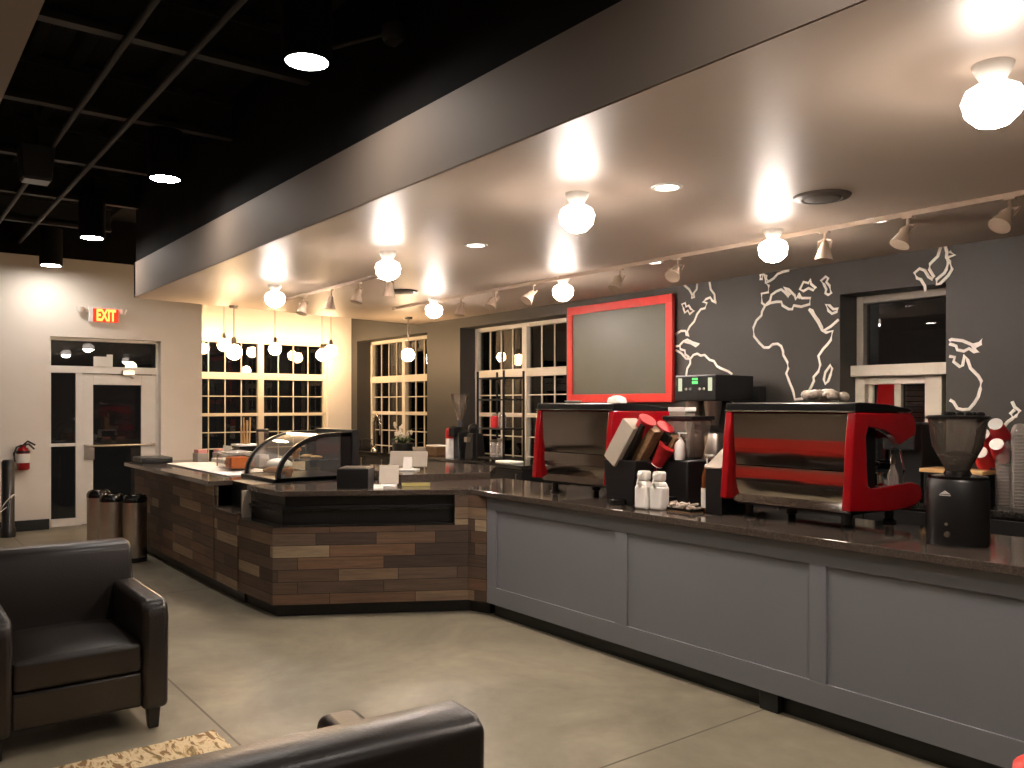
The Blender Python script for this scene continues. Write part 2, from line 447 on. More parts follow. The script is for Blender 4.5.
# steel joists and conduits under the deck
w = MB()
jx = -10.9
i = 0
while jx < 1.5:
    w.box(jx - .04, jx + .04, Y0, YK, 3.62, 3.66).box(jx - .04, jx + .04, Y0, YK, 3.88, 3.93)
    w.box(jx - .006, jx + .006, Y0, YK, 3.66, 3.88)
    jx += 1.45
struct('ceiling_joists', w, M_JOIST)
# dropped white ceiling
edge = [(-9.54, YK), (-10.28, YB)]
poly = [(edge[0][0] + .004, YK - .056), (X1, YK - .056), (X1, YB), edge[1]]
struct('ceiling', MB().prism(poly, ZC, ZC + .08), M_CEIL)
struct('ceiling_bulkhead', MB().box(-9.54, X1, YK - .06, YK, ZC + .004, 3.06).prism([(-9.54, YK - .06), (-9.48, YK - .06), (-10.2, YB), (-10.28, YB)], ZC + .001, 3.06), M_BEIGE)
struct('ceiling_bulkhead_upper', MB().box(-9.54, X1, YK - .04, YK + .06, 3.06, ZD), M_BLACKC)
# soffit over the seating
ye = P(45, 0, Z=3.0).y
struct('ceiling_soffit', MB().box(XE + .3, X1, Y0, ye, 3.0, 3.3), M_BEIGE)
# baseboards
struct('baseboard_exit', MB().box(XE, XE + .018, Y0, dy0 - .01, 0, .13).box(XE, XE + .018, dy1 + .01, YEc, 0, .13), M_KICK)

# ------------------------------------------------------------------ windows
def window(name, plane, a, b, z0, z1, axis, rails=(1.90, 2.0), mid=(1.40, 1.45), cols=4, halves=2, rows2=1):
    """a mullioned window: frame, heavy transom, mid rail, thin muntins; axis 'x' lies along X at Y=plane, 'y' along Y at X=-plane side"""
    root = sroot(name)
    fr = MB(); mu = MB()
    D = .07; plane = plane - .0
    def bx(m, u0, u1, v0, v1, d0=0, d1=D):
        if axis == 'x': m.box(u0, u1, plane + d0, plane + d1, v0, v1)
        else: m.box(plane - d1, plane - d0, u0, u1, v0, v1)
    fw = .05
    bx(fr, a, b, z0, z0 + fw); bx(fr, a, b, z1 - fw, z1); bx(fr, a, a + fw, z0, z1); bx(fr, b - fw, b, z0, z1)
    mw = .09
    c = (a + b) / 2
    bx(fr, c - mw / 2, c + mw / 2, z0, z1, -.005, D)
    bx(fr, a, b, rails[0], rails[1], -.004, D)
    bx(fr, a, b, mid[0], mid[1], .0, D)
    for (p, q) in ((a + fw, c - mw / 2), (c + mw / 2, b - fw)):
        for k in range(1, cols):
            u = p + (q - p) * k / cols
            bx(mu, u - .007, u + .007, z0, z1, .036, .05)
        for (lo, hi, n) in ((rails[1], z1, 1), (mid[1], rails[0], 2), (z0 + fw, mid[0], 3)):
            for k in range(1, n):
                v = lo + (hi - lo) * k / n
                bx(mu, p, q, v - .007, v + .007, .036, .05)
    g = MB(); bx(g, a, b, z0, z1, .052, .058)
    obj('window_frame', fr, M_TRIM, root, .004); obj('muntins', mu, M_TRIM, root)
    obj('pane', g, G_WIN, root)
    return root
window('window_1', XW - .06, wy0, wy1, wzb, wzt, 'y', (1.93, 2.03), (1.385, 1.43))
window('window_2', YB + REC, OP[0][0], OP[0][1], OP[0][2], OP[0][3], 'x')
window('window_3', YB + REC, OP[1][0], OP[1][1], OP[1][2], OP[1][3], 'x')
# serving window
root = sroot('window_4')
a, b, z0, z1 = OP[2]; yp = YB + REC
f = MB()
za = P(900, 376, Y=yp).z; zb = P(900, 367, Y=yp).z
f.box(a, a + .06, yp, yp + .08, z0, z1).box(a + .06, b, yp, yp + .08, z1 - .06, z1)
obj('window_frame', f, M_SILVERG, root, .004)
f = MB().box(a, b - .001, yp - .09, yp + .02, za, zb + .02)
obj('sill_shelf', f, M_TRIM, root, .004)
xq = P(926, 400, Y=yp).x; xr = P(943, 400, Y=yp).x; xl = P(866, 400, Y=yp).x
zt2 = P(900, 384, Y=yp).z
f = MB().box(a, xl, yp - .02, yp + .06, z0, za).box(xq, xr, yp - .02, yp + .06, z0, za).box(xl, xq, yp - .02, yp + .06, zt2, za)
xm0, xm1 = P(896, 400, Y=yp + .05).x, P(903, 400, Y=yp + .05).x
xn0 = P(874, 400, Y=yp + .05).x
f.box(xl, xn0, yp + .03, yp + .06, z0, zt2).box(xm0, xm1, yp + .02, yp + .06, z0, zt2)
obj('sash_frame', f, M_TRIM, root, .003)
obj('upper_pane', MB().box(a + .06, b, yp + .05, yp + .056, zb + .02, z1 - .06), G_WIN, root)
obj('lower_pane', MB().box(xl, xq, yp + .065, yp + .07, z0, zt2), G_WIN, root)
f = MB()
for k in range(22): f.box(xm1, xq, yp + .085, yp + .1, z0 + k * .042, z0 + k * .042 + .036)
obj('blind', f, M_SLAT, root)

# ------------------------------------------------------------------ exit door
root = sroot('door_1')
xd = XE - .14
def Ye(px): return P(px, 400, X=xd).y
def Ze(px, py): return P(px, py, X=xd).z
y0, y1 = dy0, dy1
ztb, ztt = 1.96, 2.05
f = MB()
f.box(xd - .05, xd + .02, y0, y1, dz1 - .035, dz1).box(xd - .05, xd + .02, y0, y0 + .03, 0, dz1).box(xd - .05, xd + .02, y1 - .035, y1, 0, dz1)
f.box(xd - .05, xd + .03, y0, y1, ztb, ztt)
ys0, ys1 = Ye(75.5), Ye(82)
f.box(xd - .05, xd + .02, ys0, ys1, 0, ztb).box(xd - .05, xd + .02, y0, ys0, 0, .1)
zr = Ze(62, 445)
f.box(xd - .05, xd + .015, y0, ys0, zr - .02, zr + .02)
obj('door_frame', f, M_DOORF, root, .004)
f = MB()
ga, gb = Ye(93), Ye(141)
f.box(xd - .03, xd + .01, ys1, ga, .01, ztb - .01).box(xd - .03, xd + .01, gb, y1 - .035, .01, ztb - .01)
zg = Ze(117, 385)
f.box(xd - .03, xd + .01, ga, gb, zg, ztb - .01).box(xd - .03, xd + .01, ga, gb, .01, .26)
obj('door_leaf', f, M_DOORF, root, .004)
obj('pane', MB().box(xd - .012, xd - .006, ga, gb, .26, zg).box(xd - .012, xd - .006, y0, ys0, .1, ztb).box(xd - .012, xd - .006, y0, y1, ztt, dz1), G_WIN, root)
f = MB(); zp = Ze(117, 445)
f.rod((xd + .07, ys1 + .03, zp), (xd + .07, y1 - .06, zp), .014)
f.box(xd + .01, xd + .08, ys1 + .02, ys1 + .07, zp - .02, zp + .02).box(xd + .01, xd + .08, y1 - .1, y1 - .06, zp - .02, zp + .02)
obj('push_bar', f, M_BRUSH, root)
f = MB().box(xd + .01, xd + .05, ys1 + .02, ys1 + .14, zp - .18, zp - .02)
obj('door_latch', f, M_BRUSH, root, .008)
f = MB().box(xd + .03, xd + .1, Ye(121), Ye(133), ztb - .02, ztb + .05).rod((xd + .06, Ye(123), ztb), (xd + .15, Ye(131), ztb - .06), .012)
obj('door_closer', f, M_BRUSH, root, .006)
f = MB().box(xd + .03, xd + .04, Ye(93), Ye(112), ztt, ztt + .13).box(xd + .03, xd + .045, Ye(106), Ye(112), ztt + .1, ztt + .16)
tag(obj('notice_card', f, M_DOORF), 'pale blank card propped on the transom bar above the exit door', 'card')

# ------------------------------------------------------------------ exit sign
p = P(105, 316, X=XE)
root = thing('exit_sign', 'red glowing EXIT sign on the white wall above the glass door', 'sign', (XE, p.y, p.z))
obj('housing', MB().box(.0, .05, -.2, .16, -.09, .11), M_WHITE, root, .01)
face_ = obj('face_panel', MB().box(.05, .056, -.15, .15, -.085, .085), M_EXITF, root)
cu = bpy.data.curves.new('lettering', 'FONT'); cu.body = 'EXIT'; cu.size = .2; cu.align_x = 'CENTER'; cu.align_y = 'CENTER'; cu.extrude = .003; cu.offset = .009
cu.materials.append(E_EXIT)
t0 = bpy.data.objects.new('lettering_curve', cu); C.objects.link(t0)
bpy.context.view_layer.update()
me_ = bpy.data.meshes.new_from_object(t0.evaluated_get(bpy.context.evaluated_depsgraph_get()))
bpy.data.objects.remove(t0); bpy.data.curves.remove(cu)
t = bpy.data.objects.new('lettering', me_); C.objects.link(t); t.parent = face_
t.location = (.06, 0, -.004); t.rotation_euler = (PI / 2, 0, PI / 2); t.scale = (.56, 1, 1)
for sy, yy in ((-1, -.3), (1, .2)):
    f = MB().rod((.02, yy * .6, .07), (.05, yy, .07), .012).lathe([(.03, -.03), (.05, .03)], (.06, yy, .06), 16)
    obj('lamp_head', f, M_WHITE, root, smooth=True)

# ------------------------------------------------------------------ fire extinguisher
p = P(23, 455, X=XE + .09)
root = thing('fire_extinguisher', 'red fire extinguisher hung on the white wall beside the exit door', 'fire extinguisher', (XE + .09, p.y, .0))
z0 = P(23, 470, X=XE + .09).z; z1 = P(23, 447, X=XE + .09).z
f = MB().lathe([(.06, z0), (.075, z0 + .02), (.075, z1 - .06), (.05, z1 - .01), (.025, z1), (.025, z1 + .02)], (0, 0, 0), 20)
obj('cylinder_body', f, M_RED, root, smooth=True)
h_ = z1 - z0
obj('label_band', MB().lathe([(.0765, z0 + .09), (.0765, z0 + .2)], (0, 0, 0), 20), M_WHITE, root, smooth=True)
obj('strap', MB().lathe([(.078, z0 + .21), (.078, z0 + .235)], (0, 0, 0), 20), M_BLACK, root, smooth=True)
f = MB().tube([(0, 0, z1 + .02), (.01, .05, z1 + .07), (.01, .13, z1 + .02)], .012).tube([(0, 0, z1 + .02), (.01, .06, z1 + .035), (.01, .12, z1 - .03)], .012).box(-.02, .02, -.03, .03, z1, z1 + .03)
obj('handle', f, M_BLACKM, root)
f = MB().tube([(0, -.02, z1 + .02), (.02, -.07, z1), (.03, -.1, z1 - .08), (.02, -.09, z1 - .17), (.02, -.085, z0 + .1)], .012)
obj('hose', f, M_BLACK, root, smooth=True)
obj('wall_bracket', MB().box(-.09, -.07, -.03, .03, z0 + .1, z1), M_BLACKM, root)

# black post with white cord
p = P(8, 537, Z=0)
root = thing('stanchion_post', 'waist-high black post tied with a white cord by the exit wall', 'post', (p.x, p.y, 0))
obj('post', MB().lathe([(.078, 0), (.082, .02), (.082, .1), (.068, .12), (.068, .88), (.055, .905), (.03, .91)], n=20), M_BLACK, root, smooth=True)
ring = [(.072 * math.cos(a), .072 * math.sin(a), .4 + .1 * math.sin(a + .6)) for a in [2 * PI * i / 20 for i in range(20)]]
f = MB().tube(ring, .006, 6, True).tube([(.072, .02, .46), (.09, .05, .5), (.08, .07, .48)], .005, 6).tube([(.07, -.02, .36), (.1, -.1, .3), (.1, -.2, .24)], .005, 6)
obj('cord', f, M_WHITE, root)

# ------------------------------------------------------------------ armchairs
def armchair(W, H, label):
    r = thing('armchair', label, 'armchair', (0, 0, 0), 0, 'dark leather armchairs')
    # local: faces +X, width along Y, depth .9, width .77
    FX = .45; BX = -.38
    def arm(s):
        pr = [(BX + .04, .1), (FX, .1), (FX + .012, .54), (FX - .01, .605), (FX - .06, .622), (BX + .04, .622)]
        y0, y1 = (W - .12, W) if s > 0 else (-W, -W + .12)
        return MB().prism([(x, z) for x, z in pr], y0, y1, 'y')
    for s in (-1, 1): obj('arm', arm(s), M_LEATHER, r, .028, True, seg=4)
    pr = [(BX + .0, .1), (BX + .2, .1), (BX + .26, .44), (BX + .17, H - .025), (BX + .12, H), (BX + .02, H), (BX - .02, H - .025)]
    obj('backrest', MB().prism(pr, -W + .015, W - .015, 'y'), M_LEATHER, r, .022, True, seg=4)
    obj('seat_base', MB().box(BX + .1, FX - .015, -W + .115, W - .115, .12, .285), M_LEATHER, r, .015, True, seg=3)
    f = MB(); nx, ny = 8, 8
    vs = []; x0, x1 = BX + .2, FX - .005; ya, yb = -W + .118, W - .118
    for k in range(2):
        for i in range(nx + 1):
            for j in range(ny + 1):
                u, v = i / nx, j / ny
                puff = .028 * (1 - (2 * u - 1) ** 4) * (1 - (2 * v - 1) ** 4)
                z = (.288 if k == 0 else .425 + puff)
                vs.append((x0 + (x1 - x0) * u, ya + (yb - ya) * v, z))
    fs = []; st = (nx + 1) * (ny + 1)
    for i in range(nx):
        for j in range(ny):
            q = (i * (ny + 1) + j, i * (ny + 1) + j + 1, (i + 1) * (ny + 1) + j + 1, (i + 1) * (ny + 1) + j)
            fs.append(tuple(st + k for k in q)); fs.append(q[::-1])
    for i in range(nx):
        for j in (0, ny):
            q = (i * (ny + 1) + j, (i + 1) * (ny + 1) + j); fs.append((q[0], q[1], q[1] + st, q[0] + st))
    for j in range(ny):
        for i in (0, nx):
            q = (i * (ny + 1) + j, i * (ny + 1) + j + 1); fs.append((q[0], q[1], q[1] + st, q[0] + st))
    f.add(vs, fs)
    obj('seat_cushion', f, M_LEATHER, r, .022, True, seg=4)
    for sx in (-.31, .39):
        for sy in (-1, 1):
            obj('leg', MB().taper((sx, sy * (W - .06)), .045, .045, .06, .06, 0, .11), M_LEG, r, .004)
    return r
ch = armchair(.385, .815, 'dark brown leather armchair facing the rug, its seat and front in view')
ch.location = (-4.66, .758, 0)
ch = armchair(.5, .845, 'dark leather armchair seen from behind, its broad back to the camera'); ch.location = (-1.98, .66, 0); ch.rotation_euler = (0, 0, PI - .08)

# rug
rg = P(219, 727, Z=0)
f = MB(); nx, ny = 60, 70
x0, x1, ya, yb = -4.03, -2.62, -.6, 1.30
vs = []; fs = []
for i in range(nx + 1):
    for j in range(ny + 1):
        u, v = i / nx, j / ny
        e = .012 if (0 < i < nx and 0 < j < ny) else .004
        jx = random.uniform(-.006, .006) if i in (0, nx) else 0; jy = random.uniform(-.006, .006) if j in (0, ny) else 0
        vs.append((x0 + (x1 - x0) * u + jx, ya + (yb - ya) * v + jy, e + random.uniform(0, .003)))
for i in range(nx):
    for j in range(ny):
        a_ = i * (ny + 1) + j; fs.append((a_, a_ + ny + 1, a_ + ny + 2, a_ + 1))
vs += [(x0, ya, .0005), (x1, ya, .0005), (x1, yb, .0005), (x0, yb, .0005)]; n_ = len(vs)
fs.append((n_ - 4, n_ - 1, n_ - 2, n_ - 3))
f.add(vs, fs)
tag(obj('rug', f, M_RUG, smooth=True), 'tan and gold leaf-patterned rug on the concrete between two leather armchairs', 'rug')

# ------------------------------------------------------------------ stainless bins
def bin_(loc, label):
    r = thing('trash_bin', label, 'bin', loc, 0, 'stainless bins by the counter end'); r.scale = (.84, .84, .98)
    obj('bin_body', MB().lathe([(.13, .03), (.135, .05), (.135, .6), (.13, .605)], n=28), M_BRUSH, r, smooth=True)
    obj('bin_base', MB().lathe([(.13, 0), (.137, .01), (.137, .045), (.13, .05)], n=28), M_BLACK, r, smooth=True)
    lr_ = obj('lid_ring', MB().lathe([(.138, .6), (.138, .63), (.125, .66), (.1, .675), (.085, .66), (.085, .61)], n=28), M_BLACKG, r, smooth=True)
    obj('lid_flap', MB().sphere((0, 0, .63), .085, 20, 8, .5), M_CHROME, lr_, smooth=True)
    return r
b1 = bin_((-8.90, 2.09, 0), 'brushed steel bin standing alone against the wooden counter')
dup(b1, (-9.10, 1.92, 0), .4, 'brushed steel bin next to the counter bin, half hiding a third one')
dup(b1, (-9.60, 1.90, 0), 1.1, 'brushed steel bin mostly hidden behind another, closest to the door')

# ------------------------------------------------------------------ wooden counters
uoff = [0.0]
def wood(p0, p1, z0, z1, th=.025, off=None):
    """upright boarded panel from p0 to p1 (xy); outward side is the right-hand side of p0->p1"""
    p0, p1 = Vector(p0), Vector(p1); d = p1 - p0; L = d.length; d.normalize(); n = Vector((d.y, -d.x))
    q0, q1 = p0 - n * th, p1 - n * th
    vs = [(p0.x, p0.y, z0), (p1.x, p1.y, z0), (p1.x, p1.y, z1), (p0.x, p0.y, z1), (q0.x, q0.y, z0), (q1.x, q1.y, z0), (q1.x, q1.y, z1), (q0.x, q0.y, z1)]
    fs = [(0, 1, 2, 3), (5, 4, 7, 6), (3, 2, 6, 7), (1, 0, 4, 5), (4, 0, 3, 7), (1, 5, 6, 2)]
    u = uoff[0] if off is None else off
    uoff[0] += L + .17
    F = [(u, z0), (u + L, z0), (u + L, z1), (u, z1)]
    T = [(u, 0), (u + L, 0), (u + L, th), (u, th)]; E = [(u, z0), (u + th, z0), (u + th, z1), (u, z1)]
    return MB().add(vs, fs, [F, F, T, T, E, E])
XL0, XL1, XP, XC = -9.72, -8.74, -7.06, -6.50
YW = 2.28
A, B_, D_, G_ = (XC, 2.285), (-5.88, 2.315), (-5.17, 3.54), (-5.02, 3.60)
ZT, ZL = .88, .66
# pastry counter
r = thing('wooden_counter', 'boarded counter with the glass pastry case, running toward the exit door', 'counter', (-8.2, 2.8, 0))
obj('carcass', MB().box(XL0 + .03, XP, YW + .03, 3.3, .1, ZT).box(XP, XC - .002, YW + .04, 3.3, .1, .7), M_BLACK, r, world=True)
obj('board_cladding', wood((XL0, YW), (XL1 - .006, YW), .1, ZT), M_PLANK, r, world=True)
obj('board_cladding', wood((XL1, YW - .008), (XP, YW - .008), .1, ZT), M_PLANK, r, world=True)
obj('board_cladding', wood((XP, YW), (XP, YW + .5), .68, ZT), M_PLANK, r, world=True)
obj('board_cladding', wood((XP + .003, YW - .004), (XC - .006, YW - .004), .1, .69), M_PLANK, r, world=True)
obj('ledge', MB().box(XP, XC - .004, YW - .03, 2.42, .69, .705), M_STONE, r, .002, world=True)
obj('case_plinth', MB().box(XP + .002, XC - .004, 2.42, 3.3, .7, .915), M_BLACK, r, .003, world=True)
obj('toe_kick', MB().box(XL0 + .06, XC - .002, YW + .05, 3.25, 0, .1), M_KICK, r, world=True)
tag(obj('stone_worktop', MB().box(XL0 - .2, XP + .03, YW - .06, 3.34, ZT, ZT + .04), M_STONE, bevel=.004),
    'dark stone worktop on the boarded counter, spread with white sheets', 'worktop')
# register counter
def inset(p, q, d):
    p, q = Vector(p), Vector(q); t = (q - p).normalized(); n = Vector((-t.y, t.x)); return p + n * d, q + n * d
r = thing('register_counter', 'angled boarded counter with black stepped display shelves, between case and grey bar', 'counter', (-5.9, 3.1, 0))
core = [(A[0] + .001, A[1] + .03), (B_[0] - .03, B_[1] + .03), (D_[0] - .03, D_[1] + .03), (G_[0] - .004, G_[1] + .03), (-5.05, 4.3), (-5.74, 4.3), (-5.92, 3.42), (XC + .001, 3.3)]
obj('carcass', MB().prism(core, .1, ZL - .005), M_BLACK, r, world=True)
obj('toe_kick', MB().prism([(p[0] - .03, p[1] + .03) for p in core[:4]] + [(-5.08, 4.25), (-5.76, 4.25), (-5.96, 3.4), (XC + .004, 3.25)], 0, .1), M_KICK, r, world=True)
obj('board_cladding', wood(A, B_, .1, ZL), M_PLANK, r, world=True)
obj('board_cladding', wood(B_, D_, .1, ZL), M_PLANK, r, world=True)
obj('board_cladding', wood(D_, G_, .1, ZT), M_PLANK, r, world=True)
dd = (Vector(D_) - Vector(B_)); e0 = Vector(B_) + dd * .93
obj('board_cladding', wood(e0 , D_, ZL, ZT), M_PLANK, r, world=True)
def tier(d, z0, z1, name, m, bev=.002):
    a0, a1 = inset(A, B_, d); b0, b1 = inset(B_, e0, d)
    # corner: intersect the two inset lines
    ta, tb = (a1 - a0), (b1 - b0)
    k = ((b0.x - a0.x) * tb.y - (b0.y - a0.y) * tb.x) / (ta.x * tb.y - ta.y * tb.x)
    c = a0 + ta * k
    poly = [(A[0] + .02, a0.y), (c.x, c.y), (b1.x, b1.y), (-5.6, 3.7), (-5.95, 3.35), (XC + .02, 3.28)]
    return obj(name, MB().prism(poly, z0, z1), m, r, bev, world=True)
tier(.0, ZL, ZL + .012, 'ledge', M_STONEB)
tier(.10, ZL + .012, .80, 'display_shelf', M_BLACK)
tier(.07, .768, .782, 'shelf_lip', M_STONEB)
tier(.13, .80, ZT, 'display_shelf', M_BLACK)
obj('end_post', MB().box(A[0] + .0, A[0] + .025, A[1] + .02, A[1] + .09, ZL, ZT), M_SILVERG, r, world=True)
a0, a1 = inset(A, B_, .07); b0, b1 = inset(B_, D_, .05)
ta, tb = (a1 - a0), (b1 - b0)
k = ((b0.x - a0.x) * tb.y - (b0.y - a0.y) * tb.x) / (ta.x * tb.y - ta.y * tb.x); c = a0 + ta * k
top = [(A[0] - .02, a0.y), (c.x, c.y), (b1.x + .03, b1.y), (-5.05, 3.575), (-5.05, 4.34), (-5.76, 4.34), (-5.98, 3.42), (XC - .02, 3.30)]
tag(obj('stone_worktop', MB().prism(top, ZT, ZT + .04), M_STONE, bevel=.004), 'polished stone worktop of the angled counter, holding the card terminal', 'worktop')

# ------------------------------------------------------------------ grey bar
r = thing('bar_counter', 'long grey panelled bar counter under the espresso machines', 'counter', (-2, 4, 0))
XB1 = 1.6
xsn = [-5.01, -4.90, -3.68, -3.58, -2.35, -2.26, -1.03, -.93, .3, .4, XB1]
f = MB().box(-5.01, XB1, 3.614, 4.3, .1, ZT)
f.box(-5.01, XB1, 3.6, 3.614, .785, ZT).box(-5.01, XB1, 3.6, 3.614, .1, .225)
for i in range(0, len(xsn) - 1, 2): f.box(xsn[i], xsn[i + 1], 3.6, 3.614, .225, .785)
obj('cabinet_body', f, M_GREY, r, .0015, world=True)
for i in range(1, len(xsn) - 1, 2):
    obj('panel', MB().box(xsn[i], xsn[i + 1], 3.611, 3.6145, .225, .785), M_GREY, r, world=True)
obj('toe_kick', MB().box(-5.0, XB1, 3.66, 4.25, 0, .1), M_KICK, r, world=True)
px = P(771, 705, Z=.03)
obj('foot_block', MB().box(px.x - .06, px.x + .05, 3.612, 3.66, 0, .1), M_KICK, r, .004, world=True)
obj('end_stile', MB().box(-5.018, -5.01, 3.604, 4.3, .1, ZT), M_SILVERG, r, world=True)
tag(obj('stone_worktop', MB().box(-5.045, XB1, 3.565, 4.36, ZT, ZT + .04), M_STONE, bevel=.004), 'long polished stone worktop carrying both red espresso machines', 'worktop')

# prep counter behind the register
c = Vector((-6.45, 4.02)); an = .12
r = thing('prep_counter', 'raised stone-topped counter behind the register, in front of the windows', 'counter', (-6.5, 3.86, 0), 0)
poly = [(-5.98, 3.44), (-5.80, 4.2), (-6.35, 4.66), (-7.2, 4.5), (-7.2, 3.6)]
obj('cabinet_body', MB().prism([(p[0] - .0, p[1]) for p in [(-6.02, 3.5), (-5.84, 4.18), (-6.35, 4.6), (-7.15, 4.45), (-7.15, 3.6)]], 0, .91), M_SILVERG, r, world=True)
obj('worktop', MB().prism(poly, .91, .98), M_STONE, r, .004, world=True)

# back counters along the charcoal wall
def backcounter(x0, x1, label, name='back_counter'):
    r = thing(name, label, 'counter', ((x0 + x1) / 2, 5.75, 0))
    obj('cabinet_body', MB().box(x0, x1, 5.47, YB - .02, .1, .87), M_BLACK, r, world=True)
    n = max(2, round((x1 - x0) / .6)); wd = (x1 - x0) / n
    for i in range(n):
        d = obj('door', MB().box(x0 + i * wd + .006, x0 + (i + 1) * wd - .006, 5.45, 5.47, .13, .85), M_BLACK, r, .003, world=True)
        hx = x0 + (i + .85) * wd - r.location.x
        obj('handle', MB().rod((hx, 5.435 - 5.75, .7), (hx, 5.435 - 5.75, .82), .006).rod((hx, 5.435 - 5.75, .71), (hx, 5.455 - 5.75, .71), .004).rod((hx, 5.435 - 5.75, .81), (hx, 5.455 - 5.75, .81), .004), M_BRUSH, d)
    obj('toe_kick', MB().box(x0 + .02, x1 - .02, 5.52, YB - .05, 0, .1), M_KICK, r, world=True)
    obj('worktop', MB().box(x0 - .02, x1 + .02, 5.43, YB - .005, .87, .91), M_STONEB, r, .004, world=True)
    return r
backcounter(XW + .05, -6.96, 'black back counter under the tall windows with sink and grinders')
backcounter(-5.5, 1.6, 'black back counter under the map wall, holding the tall brewer')

# ------------------------------------------------------------------ pastry case
r = thing('pastry_case', 'curved glass pastry display case with black frame on the counter', 'display case', (-6.95, 2.95, .92))
def arc(n=12, off=0):
    pts = [(2.62 + off, .922)]
    for i in range(n + 1):
        a = PI - i / n * PI / 2
        pts.append((3.13 + (.5 - off) * math.cos(a), .94 + (.375 - off) * math.sin(a)))
    pts.append((3.3, .94 + .375 - off)); return pts
outer, inner = arc(), arc(off=.035)
XA, XBn = -7.34, -6.60
rib = outer + [(3.3, .922)] + [(3.255, .922)] + [(3.255, inner[-1][1])] + inner[::-1][1:-1] + [(2.66, .955), (3.255, .955), (3.255, .922)]
def ribmesh(x0):
    f = MB(); n = len(outer)
    vs = [(x0, p[0], p[1]) for p in outer] + [(x0, p[0], p[1]) for p in inner] + [(x0 + .03, p[0], p[1]) for p in outer] + [(x0 + .03, p[0], p[1]) for p in inner]
    fs = []
    for i in range(n - 1):
        fs += [(i, i + 1, n + i + 1, n + i), (2 * n + i + 1, 2 * n + i, 3 * n + i, 3 * n + i + 1), (i + 1, i, 2 * n + i, 2 * n + i + 1), (n + i, n + i + 1, 3 * n + i + 1, 3 * n + i)]
    f.add(vs, fs); f.box(x0, x0 + .03, 3.2, 3.3, .922, 1.31); f.box(x0, x0 + .03, 2.63, 3.3, .922, .95)
    return f
for x0 in (XA, XBn - .03): obj('end_frame', ribmesh(x0), M_BLACKM, r, world=True)
g = MB(); n = len(outer)
mid_ = arc(off=.012); m2 = arc(off=.016)
vs = [(x, p[0], p[1]) for x in (XA + .03, XBn - .03) for p in mid_]
g.add(vs, [(i, i + 1, n + i + 1, n + i) for i in range(n - 1)])
obj('curved_glass', g, G_CASE, r, smooth=True, world=True)
for xx in (XA + .014, XBn - .015):
    g = MB().prism(inner[1:] + [(3.25, .95), (2.66, .95)], xx, xx + .003, 'x')
    obj('side_glass', g, G_CASE, r, world=True)
obj('case_base', MB().box(XA, XBn, 2.6, 3.3, .92, .945), M_BLACKM, r, .003, world=True)
obj('back_panel', MB().box(XA, XBn + .02, 3.3, 3.36, .92, 1.335), M_BLACK, r, .004, world=True)
obj('shelf', MB().box(XA + .035, XBn - .035, 2.9, 3.25, 1.08, 1.088), G_CASE, r, world=True)
obj('case_lamp', MB().box(XA + .05, XBn - .05, 3.0, 3.05, 1.285, 1.3), emit_mat('case_lamp_glow', (255, 236, 205), 5), r, world=True)
pastry_things = []
def pastry(kind, loc, label, rz=0, grp='pastries in the glass case'):
    if kind == 'muffin':
        f = MB().lathe([(.028, 0), (.038, .045), (.05, .05), (.046, .07), (.02, .085), (.001, .088)], n=14)
    elif kind == 'croissant':
        pts = [(.075 * math.cos(a), .06 * math.sin(a), .03) for a in [PI * i / 10 for i in range(11)]]
        f = MB().tube(pts, [.008 + .022 * math.sin(PI * i / 10) for i in range(11)], 10)
    else:
        f = MB().lathe([(.03, 0), (.05, .008), (.052, .018), (.03, .026), (.001, .028)], n=16)
    o = obj(kind, f, M_PASTRY if kind != 'cookie' else M_TAN, smooth=True); o.location = loc; o.rotation_euler = (0, 0, rz)
    tag(o, label, 'pastry', grp)
pastry('muffin', (-6.72, 2.78, .946), 'domed muffin on the case floor beside the near end glass')
pastry('croissant', (-6.9, 2.78, .946), 'curved croissant on the case floor next to the muffin', .3)
pastry('croissant', (-7.12, 2.8, .946), 'croissant on the case floor deepest along the curved glass', 1.0)
pastry('cookie', (-6.76, 3.05, 1.089), 'flat round cookie on the glass shelf close to the end pane')
pastry('cookie', (-6.98, 3.06, 1.089), 'flat round cookie in the middle of the case shelf')
pastry('muffin', (-7.2, 3.05, 1.089), 'muffin on the far part of the glass shelf in the case')

# white sheets and tub on the wooden counter
def bent_sheet(x0, x1, y0, y1, z, amp, seed):
    rnd = random.Random(seed); f = MB(); nx = ny = 8; vs = []; fs = []
    ph = [rnd.uniform(0, 6) for _ in range(3)]
    for k in (0, 1):
        for i in range(nx + 1):
            for j in range(ny + 1):
                u, v = i / nx, j / ny
                zz = z + k * .006 + (amp * (1 + math.sin(5 * u + ph[0]) * math.cos(4 * v + ph[1])) / 2 if k or True else 0)
                vs.append((x0 + (x1 - x0) * u, y0 + (y1 - y0) * v, zz))
    st = (nx + 1) * (ny + 1)
    for i in range(nx):
        for j in range(ny):
            q = (i * (ny + 1) + j, (i + 1) * (ny + 1) + j, (i + 1) * (ny + 1) + j + 1, i * (ny + 1) + j + 1)
            fs.append(tuple(st + k for k in q)); fs.append(q[::-1])
    for i in range(nx):
        for j in (0, ny):
            q = (i * (ny + 1) + j, (i + 1) * (ny + 1) + j); fs.append((q[0], q[1], q[1] + st, q[0] + st))
    for j in range(ny):
        for i in (0, nx):
            q = (i * (ny + 1) + j, i * (ny + 1) + j + 1); fs.append((q[0], q[1], q[1] + st, q[0] + st))
    return f.add(vs, fs)
tag(obj('paper_sheet', bent_sheet(-9.3, -7.42, 2.5, 2.98, .9205, .01, 1), M_PAPER, smooth=True), 'wide white paper sheet spread on the counter in front of the orange tub', 'paper')
p = P(213, 463, Z=.96)
